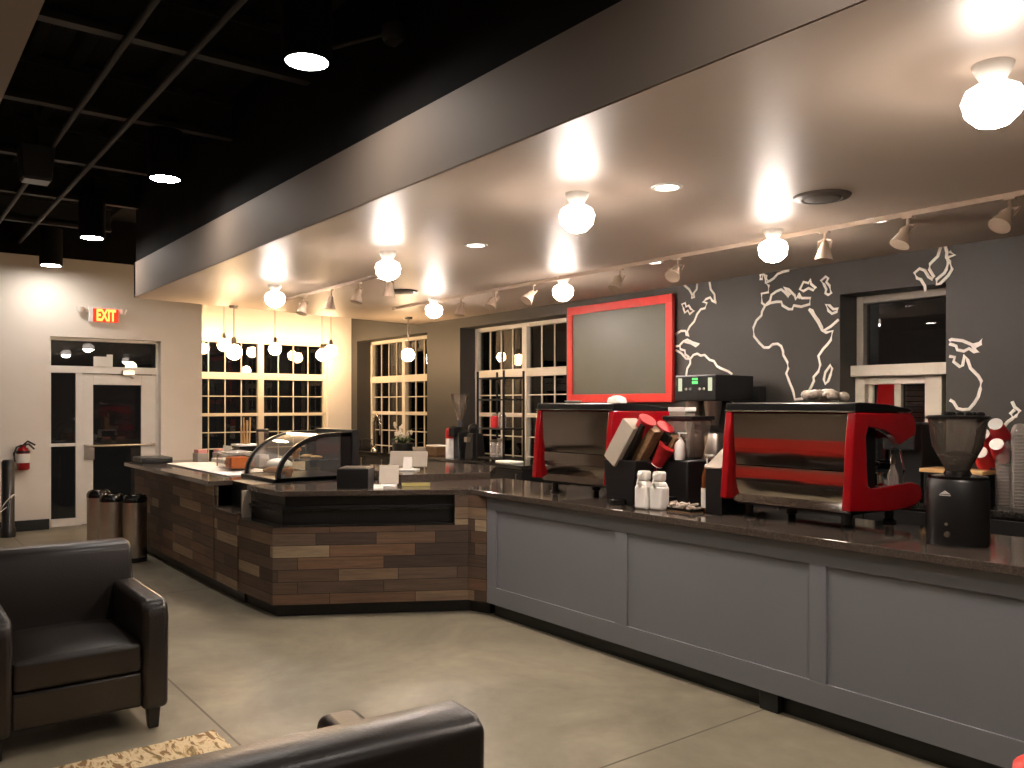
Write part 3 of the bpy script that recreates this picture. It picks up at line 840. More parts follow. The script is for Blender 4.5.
tag(obj('paper_stack', MB().box(-9.4, -8.98, 3.0, 3.2, .921, .965), M_PAPER, bevel=.006), 'low white stack of folded paper toward the window side of the counter', 'paper')
r = thing('plastic_tub', 'clear plastic tub with orange pastries on the white sheets', 'tub', (-8.0, 2.78, .942))
obj('tub_wall', MB().box(-.2, .2, -.12, .12, 0, .14), G_CASE, r, .02, True)
obj('tub_lid', MB().box(-.21, .21, -.13, .13, .14, .165), G_CUP, r, .008, True)
tag(obj('pastry_block', MB().box(-.02, .15, -.09, .09, .006, .115), M_ORANGE, bevel=.01).__class__ and bpy.data.objects['pastry_block'], 'orange boxed treat inside the clear tub', 'pastry')
bpy.data.objects['pastry_block'].location = (-8.0, 2.78, .942)
o = obj('pastry_roll', MB().sphere((0, 0, 0), .06, 14, 8, .8), M_PASTRY, smooth=True); o.location = (-8.13, 2.78, .995)
tag(o, 'brown roll beside the orange treat in the clear tub', 'pastry')
o = obj('crumpled_bag', MB().sphere((0, 0, 0), .13, 18, 10, .45, 1.6, .8), M_PAPER, smooth=True); o.location = (-7.75, 3.12, .98)
tag(o, 'crumpled white paper bag behind the clear tub', 'bag')
# condiment organiser with stirrers
r = thing('condiment_organizer', 'black condiment organizer holding wooden stirrers behind the white sheets', 'organizer', (-8.74, 3.13, .92))
obj('organizer_box', MB().box(-.13, .13, -.12, .12, 0, .09), M_BLACK, r, .006)
obj('cup_tray', MB().box(-.1, .1, -.08, .12, .09, .2), M_BLACKM, r, .006)
obj('tray_rim', MB().box(-.12, .12, -.1, .13, .2, .22), M_WHITE, r, .004)
obj('label_card', MB().box(-.27, -.02, -.13, -.125, .1, .2), M_WHITE, r)
for i in range(7):
    xx = -.06 + .02 * i; f = MB().box(-.014, .014, -.004, .004, 0, .2 + .03 * ((i * 3) % 4)).xf(trm(xx, .02 * (i % 3), .21) @ rotm('Y', (i - 3) * .05))
    s_ = obj('wooden_stirrer', f, M_TAN); s_.matrix_world = trm(-8.74, 3.13, .92)
    tag(s_, 'flat pale wooden stirrer standing in the black organizer', 'stirrer', 'wooden stirrers in the organizer')
r = thing('syrup_blender', 'small dark blender jug standing beside the wooden stirrers', 'blender', (-8.3, 3.16, .92))
obj('motor_base', MB().taper((0, 0), .13, .13, .1, .1, 0, .13), M_BRUSH, r, .01)
obj('jug', MB().lathe([(.045, .13), (.06, .32), (.062, .36)], n=18), G_HOP, r, smooth=True)
obj('jug_lid', MB().lathe([(.064, .36), (.064, .385), (.03, .39)], n=18), M_BLACK, r, smooth=True)
for i, (dx, lab) in enumerate(((-.0, 'flat pink-topped packet box at the counter end near the window'), (.22, 'pink-topped packet box touching the condiment organizer'))):
    o = thing('packet_box', lab, 'box', (-9.62 + dx * .0, 2.95 + dx * 1.0, .92), 0, 'packet boxes on the counter')
    obj('box_body', MB().box(-.09, .09, -.06, .06, 0, .09), M_CARD, o, .004); obj('packets', MB().box(-.08, .08, -.05, .05, .09, .13), M_PINK, o, .006)
tag(obj('black_tray', MB().box(-9.9, -9.5, 2.3, 2.62, .921, .985), M_BLACK, bevel=.012), 'flat black case lying on the far end of the wooden counter', 'case')
tag(obj('napkin_box', MB().box(-9.2, -8.94, 3.22, 3.33, .921, 1.0).box(-9.18, -8.96, 3.24, 3.31, 1.0, 1.006), M_BLACK, bevel=.008), 'low black box at the back of the wooden counter below the window', 'box')

# ------------------------------------------------------------------ things on the register counter
p = P(352, 489, Z=.92)
r = thing('cash_drawer', 'black register box on the angled counter beside the pastry case', 'register', (p.x - .1, p.y + .08, .92), .9)
obj('drawer_body', MB().box(-.12, .12, -.12, .12, 0, .15), M_BLACK, r, .006)
obj('top_plate', MB().box(-.1, .1, -.1, .1, .15, .158), M_BRUSH, r, .003)
p = P(389, 486, Z=.92)
r = thing('card_terminal', 'white card terminal on its stand facing customers at the register', 'terminal', (p.x, p.y, .92), -.57)
obj('stand', MB().prism([(-.07, 0), (.05, 0), (.02, .03), (-.03, .12), (-.05, .12)], -.06, .06, 'y'), M_WHITE, r, .006)
ts_ = obj('terminal_screen', MB().prism([(.028, .02), (.036, .02), (-.022, .16), (-.03, .16)], -.075, .075, 'y'), M_CARD, r, .004)
obj('square_mark', MB().prism([(.0085, .078), (.0105, .078), (-.002, .108), (-.004, .108)], -.018, .018, 'y'), M_SILVERG, ts_)
p = P(388, 472, Z=.98)
r = thing('tablet_stand', 'white tablet turned away on its stand behind the card terminal', 'tablet', (-6.36, 3.72, .98), .75)
obj('tablet', MB().box(-.17, .17, -.008, .008, .03, .17).xf(rotm('X', -.2)), M_CARD, r, .01)
obj('foot', MB().box(-.09, .09, -.07, .07, 0, .015).prism([(-.03, .015), (.06, .015), (.0, .12)], -.04, .04, 'x'), M_WHITE, r, .004)
p = P(379.5, 488, Z=.92)
o = obj('price_card', MB().prism([(-.02, 0), (.02, 0), (0, .03)], -.035, .035, 'y'), M_WHITE); o.location = (p.x + .02, p.y - .02, .92); o.rotation_euler = (0, 0, -.57)
tag(o, 'small white folded card beside the card terminal', 'card')
p = P(416, 486, Z=.92)
r = thing('yellow_tray', 'narrow pale yellow strip tray on the register counter edge', 'tray', (p.x, p.y, .92), 1.05)
obj('tray_body', MB().box(-.11, .11, -.02, .02, 0, .022), M_YELLOW, r, .004)
obj('tray_lip', MB().box(-.112, .112, -.022, -.016, .022, .028), M_YELLOW, r)

# ------------------------------------------------------------------ espresso machines
XS = -2.26; YM = 3.85; ZM = .92
raw = [(100, 625), (108, 480), (118, 250), (130, 115), (250, 117), (418, 115), (440, 148), (441, 200), (436, 236), (400, 258), (360, 282), (325, 235), (280, 206), (225, 196), (200, 192), (186, 240), (190, 330), (192, 400), (196, 490), (214, 505), (300, 492), (420, 470), (462, 482), (474, 520), (473, 560), (440, 592), (370, 612), (300, 622)]
prof = []
for x, y in raw:
    q = P(830 + x / 5.12, 390 + y / 5.12, X=XS); prof.append((q.y - YM, q.z - ZM))
rawt = [(130, 113), (132, 66), (180, 64), (300, 74), (400, 95), (430, 108), (420, 113)]
proft = []
for x, y in rawt:
    q = P(830 + x / 5.12, 390 + y / 5.12, X=XS); proft.append((q.y - YM, q.z - ZM))
HW = .395
def espresso(label):
    r = thing('espresso_machine', label, 'espresso machine', (XS - HW, YM, ZM), 0, 'red espresso machines on the bar')
    for s in (-1, 1):
        obj('side_panel', MB().prism(prof, s * HW - (.045 if s > 0 else 0), s * HW + (.045 if s < 0 else 0), 'x'), M_RED, r, .008, True, seg=3)
    # customer-side mirrored panels, bowed outward
    def sheet(z0, z1, bow, lean0, lean1, n=14):
        f = MB(); vs = []; xx = HW - .047
        for i in range(n + 1):
            t_ = i / n; y = lean0 + (lean1 - lean0) * t_ - bow * math.sin(PI * t_)
            vs += [(-xx, y, z0 + (z1 - z0) * t_), (xx, y, z0 + (z1 - z0) * t_), (-xx, y + .012, z0 + (z1 - z0) * t_), (xx, y + .012, z0 + (z1 - z0) * t_)]
        fs = []
        for i in range(n):
            a_ = 4 * i; b_ = a_ + 4
            fs += [(a_, a_ + 1, b_ + 1, b_), (a_ + 3, a_ + 2, b_ + 2, b_ + 3), (a_ + 1, a_ + 3, b_ + 3, b_ + 1), (a_ + 2, a_, b_, b_ + 2)]
        fs += [(0, 2, 3, 1), (4 * n, 4 * n + 1, 4 * n + 3, 4 * n + 2)]
        return f.add(vs, fs)
    zt = prof[3][1]
    obj('upper_back_panel', sheet(.30, zt - .01, .007, .012, .016), M_STEEL, r, smooth=True)
    obj('lower_back_panel', sheet(.09, .295, .008, .022, .008), M_STEEL, r, smooth=True)
    obj('boiler_case', MB().prism([(.06, .09), (.28, .09), (.28, .5), (.5, .5), (.5, .58), (.06, .58)], -HW + .05, HW - .05, 'x'), M_BLACKM, r)
    obj('cup_warmer_top', MB().prism(proft, -HW, HW, 'x'), M_BLACKM, r, .006)
    obj('cup_rail', MB().rod((-HW, proft[2][0] - .03, proft[2][1] - .003), (HW, proft[2][0] - .03, proft[2][1] - .003), .005).rod((-HW, proft[0][0] - .005, zt + .004), (HW, proft[0][0] - .005, zt + .004), .004).rod((HW - .004, proft[1][0] + .05, zt), (HW - .004, proft[1][0] + .05, proft[2][1]), .004), M_CHROME, r)
    ybk = prof[23][0]
    obj('drip_tray', MB().box(-HW + .045, HW - .045, .2, ybk - .02, .09, .17), M_BRUSH, r, .005)
    obj('front_bar', MB().prism([(ybk - .05, .06), (ybk - .01, .08), (ybk, .15), (ybk - .02, .18), (ybk - .06, .17)], -HW + .045, HW - .045, 'x'), M_RED, r, .006, True)
    obj('front_fascia', MB().prism([(prof[5][0] - .05, zt), (prof[6][0] - .02, zt - .03), (prof[8][0] - .03, prof[8][1]), (prof[10][0] - .02, prof[10][1] + .03), (prof[10][0] - .08, zt)], -HW + .045, HW - .045, 'x'), M_RED, r, .006, True)
    for gx in (-.17, .17):
        g_ = obj('group_head', MB().lathe([(.04, .34), (.045, .36), (.045, .42), (.03, .5)], (gx, .42, 0), 18), M_CHROME, r, smooth=True)
        h2 = obj('portafilter', MB().lathe([(.03, .30), (.04, .31), (.04, .345)], (gx, .42, 0), 18), M_CHROME, r, smooth=True)
        obj('handle', MB().tube([(gx, .45, .325), (gx, .56, .31), (gx, .62, .3)], [.012, .014, .016], 10), M_BLACKM, h2, smooth=True)
    for gx in (-.33, .33):
        obj('steam_wand', MB().tube([(gx, .5, .4), (gx + .0, .56, .38), (gx, .6, .28), (gx, .585, .2)], .006, 8), M_CHROME, r, smooth=True)
    for gx in (-.3, .3):
        for gy in (.1, .5):
            obj('foot', MB().lathe([(.035, 0), (.035, .01), (.022, .02), (.026, .09)], (gx, gy, 0), 16), M_BLACK, r, smooth=True)
    obj('underside', MB().box(-HW + .05, HW - .05, .05, ybk - .1, .075, .1), M_BLACKM, r)
    return r
em = espresso('red and steel espresso machine beside the conical bean grinder, its red side in view')
e2 = dup(em, (-3.955 - HW, YM, ZM), 0, 'red and steel espresso machine near the register, with a red chalkboard above it')

# crumpled towels and cups on top of the machines
zt_ = ZM + proft[2][1]
def clump(name, loc, n, R, m, seed, label, cat):
    rnd = random.Random(seed); f = MB()
    for i in range(n):
        a_ = rnd.uniform(0, 2 * PI); rr = R * math.sqrt(rnd.random())
        f.sphere((rr * math.cos(a_) * 1.5, rr * math.sin(a_), .022 + rnd.uniform(0, .03)), rnd.uniform(.022, .034), 9, 6, .8)
    o = obj(name, f, m, smooth=True); o.location = loc; return tag(o, label, cat)
q = P(825, 401, Y=4.05)
clump('crumpled_towel', (q.x, 4.05, zt_), 26, .07, M_FOIL, 3, 'crumpled pale cloth heaped on the espresso machine by the grinder', 'cloth')
q = P(617, 400, Y=4.0)
f = MB().lathe([(.05, 0), (.052, .01), (.045, .035), (.02, .05), (.001, .053)], n=18)
o = obj('dome_lid', f, M_WHITE, smooth=True); o.location = (q.x, 4.0, zt_); o.scale = (1.4, 1.2, 1)
tag(o, 'white domed bowl upside down on the machine below the chalkboard', 'bowl')
q = P(573, 403, Y=4.0)
o = obj('saucer', MB().lathe([(.03, 0), (.06, .012), (.062, .018), (.02, .012), (.001, .011)], n=20), M_WHITE, smooth=True); o.location = (q.x, 4.0, zt_)
tag(o, 'thin white saucer on the machine nearest the register', 'saucer')

# steel pitcher and squeeze bottle on the drip tray
zdt = ZM + .17
r = thing('milk_pitcher', 'small steel milk pitcher on the drip tray of the espresso machine', 'pitcher', (-2.42, 4.345, zdt))
obj('pitcher_body', MB().lathe([(.035, 0), (.04, .01), (.036, .05), (.028, .08), (.032, .095)], n=20), M_CHROME, r, smooth=True)
obj('handle', MB().tube([(0, -.03, .085), (0, -.06, .09), (0, -.07, .06), (0, -.04, .02)], .005), M_CHROME, r, smooth=True)
r = thing('squeeze_bottle', 'clear squeeze bottle standing beside the steel milk pitcher', 'bottle', (-2.38, 4.435, zdt))
obj('bottle_body', MB().lathe([(.028, 0), (.03, .01), (.028, .08), (.012, .12), (.01, .14)], n=18), G_CUP, r, smooth=True)
obj('bottle_cap', MB().lathe([(.014, .14), (.013, .16), (.006, .19)], n=14), M_WHITE, r, smooth=True)

# ------------------------------------------------------------------ slanted cup dispensers
def dispenser(label, loc, tubes=True):
    r = thing('cup_dispenser', label, 'cup dispenser', loc, 0, 'cup dispensers on the bar')
    # local: depth along Y (0 .. .3), tubes lean back and up
    obj('base_box', MB().prism([(0, 0), (.26, 0), (.26, .42), (.0, .26)], -.1, .1, 'x'), M_BLACK, r, .006)
    obj('slanted_lid', MB().prism([(-.005, .262), (.265, .43), (.262, .437), (-.008, .27)], -.1, .1, 'x'), M_CARD, r, .002)
    return r
# first dispenser: a base with three slanted square tubes holding red cups
p = P(628, 504, Z=.92)
r = thing('cup_dispenser', 'black dispenser with slanted tubes of red cups beside the register-side machine', 'cup dispenser', (-3.80, 3.80, .92), 0, 'cup dispensers on the bar')
obj('base_box', MB().prism([(-.14, 0), (.09, 0), (.12, .28), (-.17, .28)], -.02, .16, 'y'), M_BLACK, r, .006)
obj('base_foot', MB().lathe([(.06, 0), (.065, .03), (.05, .04)], (-.02, -.03, 0), 18), M_BLACKG, r, smooth=True)
def slant(x, y, w, d, L, m, name, a=.62):
    f = MB().box(-w / 2, w / 2, -d / 2, d / 2, 0, L).xf(trm(x, y, .27) @ rotm('Y', a))
    return obj(name, f, m, r, .004)
slant(-.1, .02, .115, .12, .30, M_CARD, 'slanted_tube')
slant(-.02, .06, .03, .12, .29, M_BLACK, 'tube_rib')
slant(.03, .10, .07, .09, .26, M_BASKET, 'slanted_tube')
slant(.11, .18, .07, .09, .22, M_BLACKG, 'slanted_tube')
slant(.155, .2, .05, .09, .2, M_BASKET, 'slanted_tube')
def cup(loc, rot, label, grp, m=M_CUPR, s=1.0):
    r = thing('paper_cup', label, 'cup', loc, 0, grp); r.rotation_euler = rot; r.scale = (s, s, s)
    obj('cup_wall', MB().lathe([(.03, 0), (.043, .11), (.045, .112), (.045, .117), (.041, .117)], n=20), m, r, smooth=True)
    obj('cup_bottom', MB().lathe([(.031, .001), (.032, -.002), (.001, -.003)], n=20), M_WHITE if m is M_CUPR else m, r, smooth=True)
    return r
for (px, py, Yc, lab) in ((644, 424, 3.86, 'red paper cup poking out of the slanted tube closest to the machine'), (662, 431, 3.98, 'red paper cup in the shorter tube toward the small grinder'), (664, 450, 3.96, 'red paper cup lowest among the slanted dispenser tubes')):
    q = P(px, py, Y=Yc)
    cup((q.x - .06, q.y, q.z - .09), (0, .66, 0), lab, 'red cups in the slanted dispenser', s=1.3)
# second dispenser tucked behind the other machine
p = P(722, 516, Z=.92)
dispenser('black wedge dispenser with beige sloping lid beside the grinder-side machine', (-3.14, 3.86, .92)).scale = (.6, 1.0, 1.0)

# white jugs
def jug(loc, label):
    r = thing('milk_jug', label, 'jug', loc, .15, 'white jugs on the bar'); r.scale = (1.0, 1.0, 1.1)
    f = MB().taper((0, 0), .09, .09, .09, .09, 0, .13)
    obj('jug_body', f, M_WHITE, r, .014, True, seg=3)
    obj('jug_neck', MB().taper((0, 0), .085, .085, .06, .06, .125, .155).taper((0, 0), .062, .062, .066, .066, .155, .21), M_WHITE, r, .012, True, seg=3)
    obj('jug_handle', MB().tube([(.0, -.034, .2), (.0, -.062, .19), (.0, -.066, .15), (0, -.045, .125)], .009), M_WHITE, r, smooth=True)
    return r
p = P(642, 509, Z=.92); j = jug((p.x, p.y + .02, .92), 'square white jug on the bar closest to the cup dispenser')
dup(j, (p.x + .09, p.y + .055, .92), .15, 'square white jug on the bar next to the small black grinder')

# small black grinder with wide hopper
p = P(684, 503, Z=.92)
gy = 4.08
gx = P(682, 480, Y=gy).x
r = thing('coffee_grinder', 'squat black grinder with a wide flaring clear hopper, between the two machines', 'grinder', (gx, gy, .92))
def zz(py): return P(682, py, Y=gy).z - .92
obj('grinder_body', MB().box(-.13, .13, -.1, .14, 0, zz(459)), M_BLACK, r, .012, True)
obj('hopper', MB().taper((.01, .05), .12, .13, .225, .2, zz(459), zz(420)), G_HOPW, r, .008)
obj('hopper_lid', MB().box(-.112, .132, -.06, .16, zz(420), zz(416)), M_BLACKM, r, .004)
obj('front_badge', MB().lathe([(.008, 0), (.006, .004)], n=12).xf(trm(-.08, -.1, zz(466)) @ rotm('X', PI / 2)), M_LABEL, r)
obj('fork', MB().box(-.05, .05, -.14, -.1, .04, .06), M_BLACKM, r, .004)
o = thing('carton', 'white topped carton standing behind the wide hopper', 'carton', (P(682, 405, Y=4.32).x, 4.32, .92))
obj('carton_body', MB().box(-.07, .07, -.05, .05, 0, .585), M_SILVERG, o, .004); obj('carton_top', MB().box(-.075, .075, -.055, .055, .585, .615), M_WHITE, o, .004)
# white pumps
def pump(loc, h, label, mbody, s=1):
    r = thing('pump_bottle', label, 'bottle', loc, 0, 'pump bottles on the bar')
    obj('bottle_body', MB().lathe([(.03, 0), (.034, .01), (.034, h * .6), (.022, h * .72), (.012, h * .78)], n=18), mbody, r, smooth=True)
    obj('bottle_label', MB().lathe([(.0348, h * .08), (.0348, h * .42)], n=18), M_WHITE, r, smooth=True)
    obj('pump_head', MB().lathe([(.014, h * .77), (.014, h * .82), (.005, h * .83), (.005, h * .97), (.012, h * .975), (.012, h)], n=12).box(-.006, .055, -.008, .008, h * .972, h), M_WHITE, r, smooth=True)
    return r
p = P(707, 512, Z=.92)
pump((p.x, p.y, .92), .34, 'amber syrup pump bottle with white label by the wedge dispenser', M_AMBER)
q = P(673, 460, Y=3.94)
pump((q.x, 4.0, .92 + zz(459)), .17, 'small white pump bottle standing on the squat grinder before its hopper', M_WHITE)
# tray of wrapped packets
p = P(686, 511, Z=.92)
r = thing('packet_tray', 'shallow tray on the bar front holding small wrapped packets', 'tray', (p.x - .01, p.y - .02, .92), -.1)
obj('tray_base', MB().box(-.12, .12, -.055, .055, 0, .008), M_BASKET, r, .002)
obj('tray_rim', MB().box(-.12, .12, -.055, -.05, .008, .022).box(-.12, .12, .05, .055, .008, .022).box(-.12, -.115, -.05, .05, .008, .022).box(.115, .12, -.05, .05, .008, .022), M_BLACKM, r)
rnd = random.Random(5)
me0 = None
for i in range(16):
    if me0 is None:
        o = obj('sugar_packet', MB().box(-.028, .028, -.016, .016, -.007, .007), M_FOIL, bevel=.004); me0 = o
    else:
        o = me0.copy(); C.objects.link(o)
    o.location = (p.x - .01 - .095 + .027 * (i % 8), p.y - .02 - .02 + .04 * (i // 8), .94 + .011 * (i % 3)); o.rotation_euler = (rnd.uniform(-.3, .3), rnd.uniform(-.3, .3), rnd.uniform(0, 3))
    tag(o, 'small silvery wrapped packet in the shallow bar tray', 'packet', 'wrapped packets in the bar tray')

# tall brewer on the back counter
bx0, bx1 = P(675, 400, Y=5.52).x, P(716, 400, Y=5.52).x
r = thing('coffee_brewer', 'tall black coffee brewer with cream button panels below the map', 'coffee brewer', ((bx0 + bx1) / 2, 5.52, .91))
bw = (bx1 - bx0) / 2
def zb_(py): return P(695, py, Y=5.52).z - .91
obj('brewer_head', MB().box(-bw, bw, 0, .5, zb_(401), zb_(375)), M_BLACK, r, .01)
obj('brewer_spine', MB().box(-bw + .02, bw - .02, .22, .58, .05, zb_(400)), M_BLACK, r, .01)
obj('brewer_base', MB().box(-bw, bw, .0, .58, 0, .06), M_BLACK, r, .01)
obj('rear_tank', MB().box(-bw + .1, bw + .06, .5, .6, zb_(440), zb_(386)), M_BLACK, r, .01)
for s in (-1, 1):
    obj('button_panel', MB().box(s * (bw - .06) - .02, s * (bw - .06) + .02, -.004, 0, zb_(391), zb_(378)), E_BTN, r)
    obj('brew_funnel', MB().lathe([(.05, zb_(425)), (.075, zb_(404)), (.075, zb_(401))], (s * .1, .11, 0), 20), M_BRUSH, r, smooth=True)
    obj('coffee_urn', MB().lathe([(.08, .06), (.085, .08), (.085, .36), (.07, .4), (.03, .42)], (s * .105, .12, 0), 22), M_BRUSH, r, smooth=True)
    for k in (0, 1):
        obj('dial', MB().lathe([(.012, 0), (.01, .01)], n=12).xf(trm(s * (.05 + .045 * k), 0, zb_(389)) @ rotm('X', PI / 2)), M_LABEL, r)
obj('display', MB().box(-.03, .03, -.004, 0, zb_(384), zb_(381)).box(-.03, .03, -.003, 0, zb_(380), zb_(378)), E_LED, r)

# conical bean grinder on the bar
gx, gy = -1.80, 3.92
r = thing('coffee_grinder', 'round black bean grinder with a tall conical hopper half full of beans', 'grinder', (gx, gy, .92))
def zg_(py): return P(957, py, Y=gy).z - .92
zb1 = zg_(478)
obj('grinder_body', MB().lathe([(.125, 0), (.132, .01), (.13, zb1 - .01), (.122, zb1), (.05, zb1 + .002)], n=32, sx=1, sy=.9), M_BLACK, r, smooth=True)
obj('grinder_top', MB().lathe([(.125, zb1), (.125, zb1 + .012), (.06, zb1 + .018), (.05, zb1 + .04)], n=32, sx=1, sy=.9), M_BLACKG, r, smooth=True)
zh0, zh1 = zg_(474), zg_(418)
obj('hopper', MB().lathe([(.045, zh0), (.055, zh0 + .03), (.105, zh0 + .13), (.122, zh1), (.118, zh1)], n=28), G_HOP, r, smooth=True)
obj('hopper_lid', MB().lathe([(.13, zh1 - .004), (.132, zh1 + .006), (.12, zh1 + .012), (.001, zh1 + .014)], n=28), M_BLACKM, r, smooth=True)
obj('bean_fill', MB().lathe([(.042, zh0 + .002), (.052, zh0 + .03), (.076, zh0 + .085), (.04, zh0 + .1), (.001, zh0 + .105)], n=24), M_BEAN, r, smooth=True)
rnd = random.Random(2)
f = MB()
for i in range(16):
    a_ = rnd.uniform(0, 2 * PI); f.sphere((.09 * math.cos(a_) * rnd.random() * 1.2, .09 * math.sin(a_) * rnd.random(), zh1 + .018), .018, 8, 5, .7)
obj('lid_knobs', f, M_BLACKM, r, smooth=True)
f = MB().prism([(-.022, zb1 - .065), (.022, zb1 - .065), (0, zb1 - .05)], -.1215, -.116, 'y').box(-.024, .024, -.1215, -.116, zb1 - .072, zb1 - .069)
obj('maker_mark', f, M_LABEL, r)
obj('dial', MB().lathe([(.014, 0), (.012, .012)], n=14).xf(trm(.01, -.115, .055) @ rotm('X', PI / 2)), M_BRUSH, r)
obj('button', MB().lathe([(.007, 0), (.006, .006)], n=12).xf(trm(.005, -.117, .1) @ rotm('X', PI / 2)), M_BRUSH, r)

# back counter on the far side: cups, clear cup stacks, black machine
def at(px, py, Y=None, Z=None): return P(px, py, Y=Y, Z=Z)
def clear_stack(px, label, hpy, Y=5.75):
    q = P(px, 500, Y=Y)
    r = thing('cup_stack', label, 'cup stack', (q.x, Y, .91), 0, 'clear cup stacks on the back counter')
    h_ = P(px, hpy, Y=Y).z - .91
    f = MB()
    prof_ = [(.045, 0)]
    k = 0; zc = 0.0
    while zc < h_ - .07:
        prof_ += [(.048, zc + .012), (.051, zc + .014), (.051, zc + .02), (.047, zc + .021)]; zc += .021
    obj('stacked_cups', f.lathe(prof_, n=20), G_CUP, r, smooth=True)
    obj('top_dome', MB().lathe([(.05, zc + .0), (.047, zc + .03), (.032, zc + .055), (.001, zc + .065)], n=20), G_CUP, r, smooth=True)
    return r
clear_stack(1004, 'clear plastic cup stack between the red cups and the taller stack', 440, 5.68)
clear_stack(1020, 'tallest clear plastic cup stack with domed top on the back counter', 423, 5.68)
r = thing('cup_rack', 'black tilted rack holding red cups beside the clear cup stacks', 'rack', (P(990, 500, Y=5.8).x, 5.8, .91))
obj('rack_body', MB().prism([(-.09, 0), (.09, 0), (.09, .22), (-.09, .3)], -.1, .1, 'y'), M_BLACK, r, .005)
obj('rack_tube', MB().lathe([(.04, 0), (.05, .1)], n=16).xf(trm(-.03, -.09, .12) @ rotm('Y', -.7)), M_BLACKM, r)
for (px, py, lab, rot) in ((999, 424, 'red cup with white base, topmost of the tilted red cups', (.5, -.5, 0)), (986, 434, 'red cup with white base beside the conical hopper', (.5, -.6, 0)), (984, 452, 'red cup with white base lowest in the tilted rack', (.5, -.7, 0)), (1000, 444, 'red cup wedged against the clear cup stack', (.4, -.5, 0))):
    q = P(px, py, Y=5.66)
    c_ = cup((q.x, q.y - .05, q.z), (-2.15, .25, 0), lab, 'red cups in the tilted rack', s=1.3)
r = thing('black_dispenser', 'black hot water dispenser with a blue light behind the drip tray', 'dispenser', (P(917, 480, Y=5.7).x, 5.7, .91))
obj('dispenser_body', MB().box(-.11, .11, -.16, .16, 0, .52), M_BLACK, r, .012)
obj('dispenser_head', MB().box(-.11, .11, -.25, -.16, .34, .52), M_BLACK, r, .01)
obj('indicator', MB().box(.01, .035, -.254, -.25, .43, .44), E_BLUE, r)
obj('drip_tray', MB().box(-.1, .1, -.26, -.16, 0, .03), M_BRUSH, r, .004)
q = P(962, 468, Y=5.62)
r = thing('tan_tray', 'tan wooden tray on the back counter behind the conical hopper', 'tray', (q.x, 5.62, .91))
obj('tray_box', MB().box(-.2, .16, -.1, .1, 0, .2), M_BLACK, r, .005); obj('tray_board', MB().box(-.22, .18, -.12, .12, .2, .225), M_TAN, r, .004)
# red box outside the serving window, given a weak glow
q = P(885, 392, Y=yp + .22)
r = thing('red_box_on_stem', 'red box with a weak glow outside the serving window', 'lamp', (q.x, yp + .25, 1.5))
obj('lamp_shade', MB().taper((0, 0), .13, .1, .1, .08, .05, .32), mat('red_box_glow', (200, 26, 30), .5, emit=(210, 24, 26), estr=.35), r, .006)
obj('box_stem', MB().rod((0, 0, -.4), (0, 0, .06), .012), M_BLACKM, r)
obj('box_base', MB().box(-.06, .06, -.05, .05, -.42, -.4), M_BLACKM, r)
obj('box_rail', MB().box(-.3, .3, -.12, .12, -.47, -.42), M_BLACKM, r)

q = P(1091, 775, Z=.65)
r = thing('bar_stool', 'red round-seated stool only peeking in beside the grey bar', 'stool', (q.x, q.y, 0))
obj('seat', MB().lathe([(.15, .6), (.165, .615), (.165, .64), (.15, .65), (.001, .652)], n=28), M_REDF, r, smooth=True)
for i in range(4):
    a_ = PI / 4 + i * PI / 2
    obj('leg', MB().rod((.16 * math.cos(a_), .16 * math.sin(a_), 0), (.11 * math.cos(a_), .11 * math.sin(a_), .605), .013), M_BLACKM, r)
obj('foot_ring', MB().tube([(.145 * math.cos(2 * PI * i / 24), .145 * math.sin(2 * PI * i / 24), .2) for i in range(24)], .008, 8, True), M_BLACKM, r, smooth=True)
# ------------------------------------------------------------------ things on the window back counter
ZBk = .91
q = P(461, 456, Y=5.72)
r = thing('coffee_grinder', 'black grinder with a wide clear cone hopper under the dark wall by the windows', 'grinder', (q.x, 5.72, ZBk))
kk = q.y
def zk(py): return P(461, py, Y=5.72).z - ZBk
obj('grinder_body', MB().prism([(-.14, 0), (.1, 0), (.08, .1), (.06, zk(432)), (-.1, zk(426)), (-.12, .1)], -.09, .09, 'y'), M_BLACK, r, .01)
obj('hopper', MB().lathe([(.03, zk(420)), (.05, zk(415)), (.12, zk(395)), (.118, zk(394))], (-.02, 0, 0), 22), G_HOP, r, smooth=True)
obj('doser', MB().lathe([(.05, 0), (.05, .1)], (0, -.12, zk(436)), 16), M_BLACKM, r, smooth=True)
obj('hopper_neck', MB().lathe([(.05, zk(427)), (.03, zk(420))], (-.02, 0, 0), 16), M_BLACKM, r)
q = P(475, 456, Y=5.75)
r = thing('coffee_grinder', 'black hopperless grinder standing between cone hopper and black wire rack', 'grinder', (q.x, 5.75, ZBk))
obj('grinder_body', MB().taper((0, 0), .16, .2, .12, .16, 0, .3), M_BLACK, r, .01)
obj('grinder_head', MB().sphere((0, -.02, .35), .07, 16, 10), M_BLACKM, r, smooth=True)
obj('chute', MB().box(-.03, .03, -.14, -.08, .2, .26), M_BRUSH, r, .004)
q = P(447, 456, Y=5.56)
r = thing('cleaner_can', 'white canister with red top beside the cone-hopper grinder', 'canister', (q.x, 5.6, ZBk))
hc = P(450, 428, Y=5.6).z - ZBk
obj('can_body', MB().lathe([(.05, 0), (.05, hc * .65)], n=18), M_WHITE, r, smooth=True)
obj('can_top', MB().lathe([(.051, hc * .65), (.051, hc * .94), (.03, hc)], n=18), M_CUPR, r, smooth=True)
